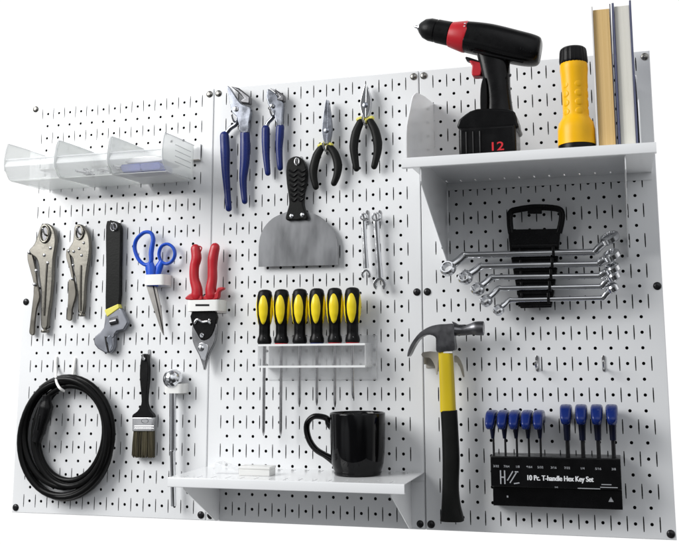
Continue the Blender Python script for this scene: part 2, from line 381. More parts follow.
# ------------------------------------------------------------------ adjustable wrench
T = tr(90, 215, 3.76); z = .4
t = thing('adjustable_wrench', 'adjustable wrench with black grip, yellow band and grey head beside the blue scissors', 'wrench', (*P(112, 350, .3), .3))
MB().prism(cr(T([(66, 42), (80, 24), (102, 26), (117, 42), (119, 80), (117, 200), (112, 336), (72, 352), (64, 348), (66, 200)], z), 3), .2, .62).build('grip', 'grip_black', t, bevel=.14, seg=4)
MB().prism(T([(112, 334), (117, 350), (70, 384), (60, 358)], z), .16, .66).build('band', 'collar_yellow', t, bevel=.06)
MB().prism(T([(62, 374), (90, 362), (112, 349), (122, 352), (128, 362), (147, 402), (144, 412), (132, 432), (106, 438), (98, 450), (97, 490), (92, 508), (80, 518), (62, 519), (34, 503), (22, 488), (18, 470), (24, 456), (44, 440), (56, 424), (60, 400)], z), .16, .60).build('head', 'grey_steel', t, bevel=.09, seg=3)
MB().prism(T([(72, 388), (104, 378), (108, 410), (78, 420)], .62), .585, .612).build('window', 'dark_steel', t)
MB().sweep([(*T([(78, 404)], .6)[0], .6), (*T([(103, 398)], .6)[0], .6)], .22, 14, round_ends=False).build('adjusting_screw', 'dark_steel', t, bevel=.02)
MB().prism(T([(58, 466), (74, 452), (82, 462), (84, 492), (76, 510), (70, 488)], .62), .59, .635).build('jaw', 'steel', t, bevel=.02)
MB().prism(T([(55, 456), (61, 459), (66, 488), (72, 517), (67, 518), (60, 490)], .62), .59, .642).build('jaw_gap', 'shade_black', t)
MB().sweep([(*p, .605) for p in T([(100, 446), (84, 462), (60, 458)], .6)], .025, 6).build('jaw_line', 'shade_black', t)
cx, cy = T([(90, 46)], .6)[0]
MB().sweep([(cx+.26*K(a), cy+.3*S(a), .63) for a in [2*PI*k/20 for k in range(20)]], .06, 8, closed=True).build('eyelet', 'zinc', t)
hook(*P(114, 227, .8), 'small hook holding the black handled adjustable wrench')

# ------------------------------------------------------------------ scissors and holder
T = tr(125, 225, 5.733); z = .75
t = thing('scissors', 'blue handled scissors pointing down through a white holder', 'scissors', (*P(158, 330, .6), .6))
lp = cr(T([(112, 44), (150, 46), (164, 80), (158, 120), (152, 160), (152, 205), (140, 228), (112, 226), (82, 200), (62, 155), (58, 118), (72, 78)], z), 4)
wd = []
for i in range(len(lp)):
    f = i/len(lp)
    wd.append(.19 if .2 < f < .42 else .14)
ws = [sum(wd[(i+k) % len(wd)] for k in range(-4, 5))/9 for i in range(len(wd))]
h1 = MB().sweep([(x, y, .8) for x, y in lp], [(w, .18) for w in ws], 12, closed=True)
h1.sweep([(*p, .8) for p in T([(140, 215), (148, 250), (150, 300), (150, 350)], z)], [(.32, .18), (.42, .2), (.33, .2), (.3, .2)], 14)
h1.build('handle', 'blue', t)
lp = cr(T([(190, 165), (205, 122), (240, 108), (272, 130), (282, 168), (266, 206), (232, 222), (202, 205)], z), 4)
h2 = MB().sweep([(x, y, .62) for x, y in lp], [(.12, .17)]*len(lp), 12, closed=True)
h2.sweep([(*p, .62) for p in T([(208, 205), (190, 240), (176, 290), (166, 350)], z)], [(.22, .17), (.33, .18), (.28, .18), (.26, .18)], 14)
h2.build('handle', 'blue', t)
MB().prism([P(146.5, 286, .7), P(153, 286, .7), P(160, 318, .7), P(163.4, 335, .7), P(161, 330, .7), P(153.5, 308, .7)], .66, .74).build('blade', 'scissor_blade', t, bevel=.012)
MB().prism([P(149, 286, .6), P(156.6, 286, .6), P(161.5, 310, .6), P(164, 335.5, .6), P(159, 322, .6)], .56, .64).build('blade', 'scissor_blade', t, bevel=.012)
def loop_holder(name, T, x0, x1, y0, y1, zf, label, m='white_plastic', th=.06):
    a = T([(x0, y0), (x1, y0), (x1, y1), (x0, y1)], zf); X0, X1 = min(p[0] for p in a), max(p[0] for p in a); Y0, Y1 = min(p[1] for p in a), max(p[1] for p in a)
    t = thing(name, label, 'tool holder', ((X0+X1)/2, Y0, 0), 'white plastic loop holders on the pegboard')
    b = MB(); n = 4; r = min(.35, (X1-X0)*.3)
    def rr(e):
        o = []
        for cx, cz, a0 in ((X1-r, zf-r, 0), (X0+r, zf-r, 90)):
            for k in range(7): a_ = math.radians(a0+k*15); o.append((cx+(r-e)*K(a_), cz+(r-e)*S(a_)))
        return [(X1-e, .03)]+o+[(X0+e, .03)]
    o, i = rr(0), rr(th); L = len(o)
    vs = [(x, Y0, z_) for x, z_ in o]+[(x, Y0, z_) for x, z_ in i]+[(x, Y1, z_) for x, z_ in o]+[(x, Y1, z_) for x, z_ in i]
    fs = []
    for k in range(L-1):
        fs += [(k, k+1, L+k+1, L+k), (2*L+k, 3*L+k, 3*L+k+1, 2*L+k+1), (k, 2*L+k, 2*L+k+1, k+1), (L+k, L+k+1, 3*L+k+1, 3*L+k)]
    fs += [(0, L, 3*L, 2*L), (L-1, 3*L-1, 4*L-1, 2*L-1)]
    b.add(vs, fs); b.build('loop', m, t)
    MB().box(X0+.02, X1-.02, Y0-.12, Y1+.02, .008, .07).build('back_plate', m, t, bevel=.02)
    return t
loop_holder('loop_holder', T, 105, 224, 285, 342, 1.15, 'white loop holder gripping the blue scissors')

# ------------------------------------------------------------------ tin snips
T = tr(180, 240, 3.883); z = .8
t = thing('tin_snips', 'red handled tin snips hanging point down in a white holder', 'tin snips', (*P(204, 368, .6), .6))
def grip(t, pts, rr, m, name='handle', ex=2.3, n=16, **k):
    p3 = cr([tuple(p) for p in pts], 4, closed=False)
    L = len(p3); q = len(rr)-1; rad = []
    for i in range(L):
        f = i/(L-1)*q; a = min(q-1, int(f)); w = f-a
        rad.append(tuple(rr[a][c]*(1-w)+rr[a+1][c]*w for c in (0, 1)))
    return MB().sweep(p3, rad, n, ex, round_ends=True, **k).build(name, m, t)
a = T([(60, 34), (64, 70), (56, 105), (56, 150), (66, 190), (66, 215)], z)
grip(t, [(x, y, .8) for x, y in a], [(.35, .28), (.38, .32), (.35, .3), (.35, .3), (.4, .32), (.44, .32)], 'red')
a = T([(136, 30), (128, 70), (126, 110), (126, 150), (120, 190), (122, 215)], z)
grip(t, [(x, y, .8) for x, y in a], [(.36, .28), (.38, .32), (.35, .3), (.36, .3), (.4, .32), (.44, .32)], 'red')
MB().prism(cr(T([(22, 229), (50, 205), (82, 212), (90, 232), (60, 234)], z), 3), .6, 1.0).build('guard', 'red', t, bevel=.08, seg=3)
MB().prism(cr(T([(96, 232), (104, 212), (140, 206), (150, 186), (172, 184), (172, 192), (156, 202), (148, 230)], z), 3), .6, 1.0).build('guard', 'red', t, bevel=.08, seg=3)
# latch loop on the left handle
a = T([(75, 24), (84, 30), (80, 44), (74, 52)], z); MB().sweep(cr([(x, y, .8) for x, y in a], 4, closed=False), .05, 8).build('latch', 'red', t)
MB().prism(cr(T([(50, 326), (70, 322), (92, 345), (120, 322), (142, 326), (142, 360), (134, 400), (118, 432), (104, 470), (95, 506), (86, 478), (74, 446), (58, 415), (48, 380)], z), 3), .55, .86).build('blades', 'snip_steel', t, bevel=.1, seg=4)
MB().prism(cr(T([(50, 276), (140, 276), (140, 330), (124, 372), (104, 388), (84, 388), (66, 360), (48, 322)], z), 2), .62, .93).build('head_cover', 'plastic_black', t, bevel=.05)
MB().sweep(cr([(*p, .98) for p in T([(62, 322), (72, 308), (92, 318), (112, 316), (120, 322)], z)], 4, closed=False), .1, 10, round_ends=True).build('link', 'chrome', t)
MB().prism(cr(T([(70, 425), (80, 400), (105, 402), (112, 425), (96, 470)], z), 3), .84, .95).build('blade_edge', 'chrome', t, bevel=.04)
for (x, y), r in zip(T([(88, 370), (85, 420), (64, 316), (118, 312)], z), (.17, .24, .13, .13)):
    MB().lathe((x, y, .9), (0, 0, 1), [(0, r), (.08, r), (.13, r*.7), (.14, .001)], 18).build('pivot_bolt', 'chrome', t)
hs = loop_holder('loop_holder', T, 24, 152, 234, 274, 1.3, 'wide white loop holder gripping the red tin snips')
MB().prism(T([(60, 249), (114, 249), (114, 257), (60, 257)], 1.3), 1.29, 1.305).build('slot_mark', 'shade_black', hs)

# ------------------------------------------------------------------ blue slip joint pliers
def slip(T, t, jawA, jawB, neck, piv, hl, hr, th=.55, s=1):
    z = .6
    MB().prism(cr(T(jawA, z), 2), .36, .36+th*.8).build('fixed_jaw', 'steel', t, bevel=.08, seg=3)
    MB().prism(T(jawB, z), .3, .3+th).build('moving_jaw', 'dark_steel', t, bevel=.1, seg=2)
    MB().sweep(cr([(*p, .5) for p in T(neck, z)], 4, closed=False), [(.18*s, .16)]*(4*(len(neck)-1)+1), 10).build('neck', 'steel', t)
    x, y = T([piv], z)[0]
    MB().lathe((x, y, .5), (0, 0, 1), [(0, .2*s), (.35, .2*s), (.42, .14*s), (.43, .001)], 18).build('pivot_bolt', 'chrome', t)
    for h, r in (hl, hr):
        grip(t, [(*p, z-.05) for p in T(h, z)], r, 'navy', ex=2.6)
T = tr(210, 80, 3.886)
t = thing('slip_joint_pliers', 'large slip joint pliers with long navy handles, left of the smaller pair', 'pliers', (*P(228, 213, .6), .6), 'slip joint pliers with navy handles')
slip(T, t, [(70, 26), (82, 33), (98, 60), (114, 84), (130, 98), (156, 106), (161, 130), (154, 168), (151, 205), (120, 205), (116, 176), (104, 142), (90, 128), (82, 96), (75, 60)],
     [(84, 27), (116, 34), (160, 68), (159, 97), (124, 92), (119, 82), (136, 74), (112, 50)], [(104, 142), (100, 170), (76, 188), (56, 214)], (105, 116),
     ([(55, 216), (58, 280), (60, 350), (66, 430), (72, 500)], [(.34, .26), (.36, .28), (.3, .26), (.24, .22), (.22, .2)]),
     ([(135, 208), (136, 260), (134, 320), (128, 380), (130, 430), (134, 472)], [(.36, .26), (.38, .28), (.36, .26), (.28, .24), (.24, .2), (.2, .2)]))
t = thing('slip_joint_pliers', 'smaller slip joint pliers with navy handles, right of the larger pair', 'pliers', (*P(268, 175, .6), .6), 'slip joint pliers with navy handles')
slip(T, t, [(228, 36), (244, 46), (262, 60), (268, 76), (284, 84), (286, 110), (284, 140), (282, 180), (262, 180), (252, 140), (236, 112), (222, 78), (222, 50)],
     [(234, 33), (262, 42), (290, 60), (291, 86), (264, 82), (261, 74), (272, 68), (256, 50)], [(250, 128), (240, 148), (224, 165), (216, 188)], (246, 104),
     ([(216, 190), (216, 240), (218, 300), (224, 362)], [(.3, .24), (.3, .26), (.25, .22), (.2, .18)]),
     ([(272, 184), (270, 220), (268, 270), (272, 342)], [(.31, .24), (.3, .26), (.25, .22), (.2, .18)]), s=.85, th=.5)
hook(*P(233, 118, .9), 'small hook holding the large navy handled pliers')
hook(*P(271, 112, .9), 'small hook holding the smaller navy handled pliers')

# ------------------------------------------------------------------ black handled pliers
T = tr(300, 80, 4.533); z = .6
t = thing('long_nose_pliers', 'long nose pliers with black handles and yellow collars, lower left of the two pairs', 'pliers', (*P(325, 187, .6), .6))
MB().prism(cr(T([(120, 98), (126, 100), (126, 180), (126, 240), (124, 290), (112, 284), (104, 240), (106, 200), (112, 150)], z), 3), .4, .8).build('jaw', 'steel', t, bevel=.08, seg=3)
MB().prism(cr(T([(130, 98), (134, 110), (142, 170), (146, 215), (144, 240), (136, 284), (126, 290), (126, 240), (128, 180)], z), 3), .42, .82).build('jaw', 'steel', t, bevel=.08, seg=3)
x, y = T([(124, 232)], z)[0]; MB().lathe((x, y, .7), (0, 0, 1), [(0, .2), (.14, .2), (.18, .12), (.18, .001)], 16).build('pivot_bolt', 'steel', t)
for a, b in (((88, 300), (112, 286)), ((122, 284), (142, 295))):
    q = T([a, b], z); MB().sweep([(*q[0], .55), (*q[1], .55)], [(.15, .25)]*2, 10, 2.5, round_ends=True).build('collar', 'collar_yellow', t)
grip(t, [(*p, .6) for p in T([(98, 305), (76, 345), (62, 400), (62, 440), (72, 485)], z)], [(.24, .22), (.32, .26), (.32, .26), (.27, .24), (.22, .2)], 'grip_black')
grip(t, [(*p, .6) for p in T([(136, 305), (158, 335), (172, 385), (168, 430), (154, 468)], z)], [(.24, .22), (.3, .26), (.32, .26), (.27, .24), (.22, .2)], 'grip_black')
t = thing('diagonal_pliers', 'short nose pliers with black handles and yellow collars, upper right of the two pairs', 'pliers', (*P(366, 170, .6), .6))
MB().prism(cr(T([(298, 24), (304, 30), (301, 90), (300, 170), (288, 165), (276, 118), (282, 82), (290, 50)], z), 3), .38, .82).build('jaw', 'chrome', t, bevel=.09, seg=3)
MB().prism(cr(T([(304, 26), (314, 50), (324, 90), (320, 140), (308, 172), (300, 168), (302, 90)], z), 3), .40, .84).build('jaw', 'chrome', t, bevel=.09, seg=3)
x, y = T([(300, 118)], z)[0]; MB().lathe((x, y, .75), (0, 0, 1), [(0, .2), (.12, .2), (.16, .12), (.16, .001)], 16).build('pivot_bolt', 'steel', t)
for a, b in (((264, 180), (288, 172)), ((304, 182), (326, 172))):
    q = T([a, b], z); MB().sweep([(*q[0], .55), (*q[1], .55)], [(.16, .26)]*2, 10, 2.5, round_ends=True).build('collar', 'collar_yellow', t)
grip(t, [(*p, .6) for p in T([(276, 188), (254, 240), (244, 300), (248, 350), (256, 402)], z)], [(.26, .24), (.32, .28), (.32, .28), (.28, .24), (.22, .2)], 'grip_black')
grip(t, [(*p, .6) for p in T([(318, 186), (340, 230), (352, 285), (350, 335), (336, 392)], z)], [(.26, .24), (.32, .28), (.34, .28), (.28, .24), (.22, .2)], 'grip_black')
hook(*P(327.5, 149, 0), 'small hook under the long nose pliers')
hook(*P(366.5, 123, 0), 'small hook under the short nose pliers with yellow collars')

# ------------------------------------------------------------------ scraper
T = tr(250, 150, 4.35); z = .45
t = thing('wall_scraper', 'wide steel wall scraper with black ribbed handle above the screwdrivers', 'scraper', (*P(298, 266, .4), .4))
MB().prism(cr(T([(165, 268), (128, 282), (95, 300), (62, 336), (44, 378), (38, 420)], z), 3, closed=False)+T([(37, 508), (383, 500)], z)+cr(T([(382, 420), (374, 375), (352, 335), (318, 300), (285, 280), (245, 266)], z), 3, closed=False), .40, .45).build('blade', 'blade', t)
MB().prism(cr(T([(205, 31), (232, 42), (247, 72), (250, 110), (246, 150), (237, 190), (235, 235), (243, 265), (254, 292), (248, 306), (230, 303), (210, 307), (185, 306), (168, 308), (161, 296), (170, 262), (176, 235), (172, 190), (166, 150), (163, 95), (172, 48)], z), 3), .2, .78).build('handle', 'grip_black', t, bevel=.14, seg=4)
for k in range(7):
    y0 = 88+k*21
    x0, x1 = 171+(k*1.2), 244-(k*1.6)
    xs = [x0+(x1-x0)*i/4 for i in range(5)]; ys = [y0, y0+9, y0-3, y0+8, y0-2]
    q = T(list(zip(xs, ys)), z+.3)
    MB().sweep(cr([(a, b, .79) for a, b in q], 4, closed=False), .075, 8, round_ends=True).build('rib', 'rubber', t)
for x, y in T([(181, 288), (228, 283)], z+.3): MB().lathe((x, y, .76), (0, 0, 1), [(0, .16), (.05, .16), (.09, .1), (.09, .001)], 16).build('rivet', 'chrome', t)
x, y = T([(205, 52)], z+.3)[0]
MB().sweep([(x+.17*K(a), y+.26*S(a), .79) for a in [2*PI*k/20 for k in range(20)]], .05, 8, closed=True).build('eyelet', 'zinc', t)
hook(*P(297, 162, .9), 'small hook holding the wide steel scraper')

# ------------------------------------------------------------------ two combination wrenches
T = tr(350, 200, 5.44); z = .6
for (top, tr_, s1, s2, end, er, lab, w) in (((76, 92), .28, (74, 112), (88, 372), (88, 404), .34, 'smaller chrome combination wrench, the left of the hanging pair', .15),
                                            ((144, 92), .34, (142, 114), (162, 422), (162, 458), .46, 'larger chrome combination wrench, the right of the hanging pair', .18)):
    c = T([end], z)[0]
    t = thing('combination_wrench', lab, 'wrench', (*c, z), 'chrome combination wrenches hung side by side')
    a, b = T([s1, s2], z); m_ = MB(); m_.sweep([(*a, z), ((a[0]+b[0])/2, (a[1]+b[1])/2, z), (*b, z)], [(w*1.25, .1), (w, .09), (w*1.4, .1)], 12, 3.2); m_.build('shaft', 'chrome', t)
    q = T([top], z)[0]; MB().ring((*q, z), (0, .12, 1), tr_, tr_*.6, .26, 24).build('ring_end', 'chrome', t)
    # open end: C shaped jaw opening downwards
    o = []; ri = er*.52
    for k in range(17): an = math.radians(-62+k*304/16); o.append((c[0]+er*K(an+0), c[1]+er*S(an)*1.0))
    o = []
    for k in range(17): an = math.radians(-58+k*296/16+0); o.append((c[0]+er*K(an), c[1]+er*S(an)))
    for k in range(13): an = math.radians(222-k*264/12); o.append((c[0]+ri*K(an), c[1]+.02+ri*S(an)))
    MB().prism(o, z-.11, z+.11).build('open_end', 'chrome', t, bevel=.03)
for u, l in ((363.8, 'small hook holding the smaller chrome combination wrench'), (376.4, 'small hook holding the larger chrome combination wrench')): hook(*P(u+.6, 217, .8), l)

# ------------------------------------------------------------------ screwdriver rack and screwdrivers
T = tr(240, 270, 3.2)
zc = 1.25
a = P(258, 344.5, 1.9); b = P(356.5, 342, 1.9); c = P(261, 366, 1.9)
X0, X1, YT, YB = a[0], b[0]+.6, a[1], c[1]
t = thing('screwdriver_rack', 'clear acrylic rack holding six yellow and black screwdrivers', 'tool rack', ((X0+X1)/2, YB, 0))
MB().box(X0+.05, X1+.35, YB-1.0, YT+.6, .02, .10).build('back_plate', 'acrylic', t, bevel=.02)
MB().box(X0, X1, YT-.09, YT, .1, 1.85).build('top_plate', 'acrylic', t)
MB().box(X0, X1, YT-.12, YT+.02, 1.85, 1.92).build('front_edge', 'acrylic_edge', t)
MB().box(X0, X1, YB-.09, YB, .1, 1.85).build('lower_plate', 'acrylic', t)
MB().box(X0, X1, YB-.12, YB+.02, 1.85, 1.92).build('front_edge', 'acrylic_edge', t)
MB().box(X0-.03, X0+.02, YB-.12, YT+.02, .1, 1.9).build('side_plate', 'acrylic', t)
MB().box(X1-.02, X1+.03, YB-.12, YT+.02, .1, 1.9).build('side_plate', 'acrylic', t)
def hr(tt):   # handle radius, tt in inches above the rack
    k = [(0, .43), (.12, .47), (.28, .45), (.6, .36), (1.2, .36), (1.6, .43), (2.1, .5), (2.7, .53), (3.3, .49), (3.6, .44), (3.74, .36), (3.8, .2), (3.8, .001)]
    for i in range(len(k)-1):
        if tt <= k[i+1][0]:
            w = (tt-k[i][0])/max(1e-6, k[i+1][0]-k[i][0]); w = w*w*(3-2*w); return 1.1*(k[i][1]*(1-w)+k[i+1][1]*w)
    return .001
def screwdriver(x, label, L, collar):
    t = thing('screwdriver', label, 'screwdriver', (x, YT, zc), 'yellow and black screwdrivers standing in the acrylic rack')
    MB().lathe((x, YT+.08, zc), (0, 1, 0), [(i*.1, hr(i*.1)) for i in range(38)]+[(3.74, .36), (3.79, .2), (3.8, .001)], 60).build('handle', 'rubber', t, ang=50)
    MB().lathe((x, YT+.0, zc), (0, 1, 0), [(0, .3), (.01, .46), (.09, .47), (.1, .4)], 32).build('collar', collar, t)
    for k, an in enumerate((8, 98, 188, 278)):
        vs = []; fs = []; nr, na = 7, 40
        th0 = math.radians(an)
        for i in range(nr+1):
            for j in range(na):
                rho = min(1, i/(nr-1)); al = 2*PI*j/na
                tt = 2.38+1.02*rho*S(al); th = th0+.60*rho*K(al)
                r = hr(tt)+.03*(1-rho**2.5)+(.014 if i < nr else -.04)
                vs.append((x+r*S(th), YT+.04+tt, zc+r*K(th)))
        for i in range(nr):
            for j in range(na): fs.append((i*na+j, i*na+(j+1) % na, (i+1)*na+(j+1) % na, (i+1)*na+j))
        MB().add(vs, fs).build('grip_insert', 'yellow', t, ang=80)
    MB().lathe((x+.12, YT+.42, zc+.415), (0, .1, 1), [(0, .07), (.03, .07), (.04, .001)], 10).build('button', 'zinc', t)
    MB().lathe((x, YT-L, zc), (0, 1, 0), [(0, .03), (.25, .09), (.5, .11), (L+.02, .11)], 14).build('shaft', 'zinc', t)
    return t
ord_ = ['leftmost', 'second', 'third', 'fourth', 'fifth', 'rightmost']
for i, (u, L, col) in enumerate(((263.5, 6.3, 'screw_black'), (280.4, 6.3, 'red'), (298.8, 4.3, 'screw_black'), (316, 4.2, 'navy'), (334, 4.3, 'red'), (351.8, 3.7, 'red'))):
    x = P(u, 335, zc+.2)[0]
    nm = ['leftmost of the six yellow and black screwdrivers, with a long shaft', 'second of the six screwdrivers from the left, with a long shaft', 'third of the six yellow and black screwdrivers from the left',
          'fourth of the six yellow and black screwdrivers from the left', 'fifth of the six screwdrivers from the left, second from the right', 'rightmost of the six screwdrivers, above the mug rim'][i]
    screwdriver(x, nm, L, col)

# ------------------------------------------------------------------ chrome drive bar in holder
T = tr(150, 350, 3.883); z = .75
t = thing('breaker_bar', 'chrome bar with round ball head hanging beside the paintbrush', 'breaker bar', (*P(173, 506, z), z))
cx, cy = T([(89, 112)], z)[0]
MB().ball((cx, cy, z), .72).build('ball_head', 'chrome', t)
x1, y1 = T([(88, 390)], z)[0]; xb, yb = P(173.5, 506, z)
MB().sweep([(cx, cy-.5, z), (x1, y1, z)], .24, 18, 2).build('upper_shaft', 'chrome', t)
MB().sweep([(x1, y1+.02, z), (x1-.0, y1-.12, z), (xb, yb, z)], [.27, .2, .19], 18, 2).build('lower_shaft', 'chrome', t, bevel=.01)
MB().sweep([(cx+.13, cy-.6, z+.17), (x1+.13, y1+.1, z+.17)], .05, 8).build('groove', 'dark_steel', t)
loop_holder('loop_holder', T, 51, 124, 131, 168, 1.08, 'white loop holder gripping the chrome bar beside the paintbrush')

# ------------------------------------------------------------------ coiled cord
T = tr(10, 340, 3.2)
cx, cy = T([(174, 314)], .9)[0]
pts = []; turns = [(4.05, 4.6, 0, 0, .32), (3.72, 4.3, 0, .0, .62), (3.98, 4.5, .02, .02, .9), (3.62, 4.08, .08, .22, 1.1), (3.12, 3.72, .46, .42, .42), (2.98, 3.55, .34, .50, .86), (3.82, 4.36, .04, .08, 1.15), (4.06, 4.54, 0, .02, .75)]
N = 48; tt = len(turns)-1
for i in range(N*tt+1):
    a = i/N; k = min(tt-1, int(a)); w = a-k; w = w*w*(3-2*w)
    A, B = turns[k], turns[k+1]; q = [A[j]*(1-w)+B[j]*w for j in range(5)]
    th = 2*PI*a+2.2
    wob = .04*S(th*2.3+k)+.05*S(th*.73)
    pts.append((cx+q[2]+(q[0]-.12+wob)*K(th), cy+q[3]+(q[1]-.12+wob)*S(th), q[4]+.05*S(th*3.1)))
t = thing('extension_cord', 'black cord coiled in a large loop on a white prong hook', 'cord', (cx, cy-4.6, .6))
MB().sweep(pts, .23, 12).build('cable', 'cord', t)
pl = T([(126, 175), (122, 210), (112, 250), (100, 295), (92, 325)], 1.0)
MB().sweep(cr([(*p, 1.25) for p in pl], 3, closed=False), [(.32, .3)]*3+[(.52, .42)]*4+[(.44, .38)]*3+[(.34, .3)]*3, 14, 3).build('plug', 'plastic_black', t, bevel=.03)
q = T([(100, 262)], 1.3)[0]
MB().sweep([(q[0]+.1, q[1]+.5, 1.62), (q[0]-.05, q[1]-.5, 1.62)], .09, 8, round_ends=True).build('moulded_rib', 'rubber', t)
pr = thing('prong_hook', 'white two pronged hook carrying the coiled black cord', 'hook', (*P(60, 375, 0), 0))
for s_, (xa, xb_) in enumerate(((148, 176), (206, 216))):
    q0 = T([(148, 56)] if s_ == 0 else [(208, 60)], .1)[0]; q1 = T([(150, 130)] if s_ == 0 else [(212, 120)], .3)[0]
    if s_ == 0:
        pts = [(*q0, .06), (*T([(147, 95)], .3)[0], .3), (*T([(148, 130)], 1.4)[0], 1.4), (*T([(158, 152)], 2.0)[0], 2.0), (*T([(172, 163)], 1.8)[0], 1.8)]
    else:
        pts = [(*q0, .06), (q0[0], q0[1]-.6, .15), (q0[0], q0[1]-1.3, .3)]
    MB().sweep(cr(pts, 5, closed=False), .1, 10, round_ends=True).build('prong', 'white_plastic', pr)
for uu, vv in ((56.2, 366), (75, 368)):
    x, y = P(uu, vv); MB().box(x-.12, x+.12, y-.5, y+.35, .008, .07).build('hook_plate', 'white_plastic', pr, bevel=.02)

# ------------------------------------------------------------------ paintbrush
T = tr(120, 345, 4.35); z = .5
t = thing('paintbrush', 'flat paintbrush with black handle and dark bristles hanging beside the cord', 'paintbrush', (*P(143, 457, z), z))
MB().prism(cr(T([(103, 41), (118, 40), (124, 62), (128, 105), (126, 160), (121, 215), (121, 255), (132, 284), (147, 300), (148, 315), (106, 317), (62, 316), (62, 302), (82, 286), (98, 256), (98, 215), (93, 160), (92, 110), (97, 62)], z), 3), .28, .72).build('handle', 'rubber', t, bevel=.13, seg=4)
MB().prism(T([(62, 314), (150, 314), (149, 374), (61, 374)], z), .22, .78).build('ferrule', 'zinc', t, bevel=.06, seg=3)
for yy in (352, 362): 
    q = T([(64, yy), (147, yy)], z+.28); MB().sweep([(*q[0], .785), (*q[1], .785)], .03, 8).build('ferrule_bead', 'zinc', t)
x, y = T([(104, 58)], .7)[0]; MB().lathe((x, y, .7), (0, 0, 1), [(0, .1), (.03, .1), (.03, .001)], 12).build('eyelet', 'zinc', t)
x, y = T([(108, 330)], .78)[0]; MB().sweep([(x+.28*K(a), y+.16*S(a), .785) for a in [2*PI*k/20 for k in range(20)]], .02, 6, closed=True).build('stamp', 'dark_steel', t)
b = MB(); q = T([(63, 372), (148, 372), (147, 488), (55, 490)], z)
for k in range(260):
    f = random.random(); g = random.uniform(-1, 1)
    x0 = q[0][0]+.04+(q[1][0]-q[0][0]-.08)*f; x1 = q[3][0]+(q[2][0]-q[3][0])*f+random.uniform(-.05, .05)
    y0 = q[0][1]; y1 = q[3][1]+random.uniform(0, .22)
    z0 = .5+g*.2; z1 = .5+g*.17
    b.sweep([(x0, y0+.05, z0), ((x0+x1)/2+random.uniform(-.02, .02), (y0+y1)/2, (z0+z1)/2+.01), (x1, y1, z1)], [.035, .035, .018], 5)
b.build('bristles', 'bristle', t)
hook(*P(144, 357.5, .8), 'small hook holding the paintbrush')

# ------------------------------------------------------------------ mug
mz = 2.15
xl, yt = P(331.0, 412, mz); xr, _ = P(384.4, 412, mz); mx = (xl+xr)/2; mr = (xr-xl)/2
my = 3.752; mh = yt-my
t = thing('coffee_mug', 'glossy black coffee mug standing on the lower shelf', 'mug', (mx, my, mz))
prof = [(0, mr*.80), (.04, mr*.84), (.18, mr*.86), (.28, mr*.845), (.36, mr*.87), (.75, mr*.93), (1.3, mr*.965), (2.0, mr*.985), (3, mr*.995), (mh-.1, mr), (mh-.02, mr*.99), (mh, mr*.965), (mh-.03, mr*.94), (mh-.2, mr*.925), (1.2, mr*.9), (.5, mr*.82), (.3, mr*.6), (.28, .001)]
MB().lathe((mx, my, mz), (0, 1, 0), prof, 64).build('cup', 'gloss_black', t, ang=60)
T = tr(300, 400, 6.4)
hp = T([(206, 166), (185, 150), (172, 118), (125, 104), (82, 108), (48, 145), (44, 200), (64, 265), (105, 318), (160, 352), (200, 376), (230, 396)], mz)
hp = cr([(x, y, mz) for x, y in hp], 4, closed=False)
hp[0] = (mx-mr*.96, hp[0][1], mz); hp[-1] = (mx-mr*.93, hp[-1][1], mz)
rr = [(.2+.12*max(0, 1-i/6)+.12*max(0, 1-(len(hp)-1-i)/8), .3) for i in range(len(hp))]
MB().sweep(hp, rr, 16).build('handle', 'gloss_black', t, ang=60)

# ------------------------------------------------------------------ pale plastic bits on the lower shelf
ys = 3.752
zb = 4.3
x0, _ = P(238.5, 478, zb); x1, _ = P(269.5, 477, zb)
t = thing('plastic_box', 'small frosted white box lying on the lower shelf left of the mug', 'box', ((x0+x1)/2, ys, zb-.6))
MB().box(x0, x1, ys, ys+.42, zb-1.1, zb).build('case', 'notepad', t, bevel=.04)
MB().box(x0-.03, x1+.03, ys+.425, ys+.6, zb-1.13, zb+.03).build('lid', 'notepad', t, bevel=.04)
xa, ya = P(218, 466, 3); xb_, yb_ = P(237, 474, 3.6)
t = thing('clear_lid', 'clear plastic lid propped on the lower shelf beside the frosted box', 'lid', ((xa+xb_)/2, ys, 3))
MB().prism([(xa, ys+.03), (xb_+.1, ys+.03), (xb_+.1, ys+.18), (xa+.1, ys+.72), (xa, ys+.7)], 2.4, 3.6).build('shell', 'acrylic', t, bevel=.04)

# ------------------------------------------------------------------ drill
T = tr(410, 10, 3.75); z = 6.6
ys = 23.452
t = thing('cordless_drill', 'black cordless drill with red collar and trigger standing on the upper shelf', 'drill', (*P(492, 148, 6.6), 6.6)); 
t.location.z = ys*IN; t['_o'] = (t['_o'][0], ys, 6.6)
# body: swept superellipse along the barrel axis
ax = T([(212, 102), (250, 108), (300, 117), (350, 130), (400, 142), (450, 152), (480, 156), (489, 157)], z)
hw = [14, 15, 17.2, 17.4, 16.5, 15.4, 13.8, 9]
body = MB(); k_ = 1/17.0
# vertical half heights in px at zoom 3.75 -> inches
hh = [58, 61, 63, 64, 63, 60, 53, 42]
body.sweep([(*p, z) for p in cr(ax, 3, closed=False)], [(a/3.75/16.6, min(1.15, a/3.75/16.6*1.02)) for a in [x[0] for x in cr([(h,) for h in hh], 3, closed=False)]], 28, 3.0, round_ends=False)
hg = cr([(*p, z) for p in T([(310, 130), (316, 190), (323, 250), (330, 300), (334, 350), (336, 400), (330, 440)], z)], 3, closed=False)
body.sweep(hg, [(a, b) for a, b in cr([(1.15, .6), (.98, .62), (.88, .66), (.78, .68), (.80, .68), (.92, .74), (1.3, .9)], 3, closed=False)], 24, 3)
body.build('body', 'plastic_black', t, bevel=.05, seg=3, ang=50)
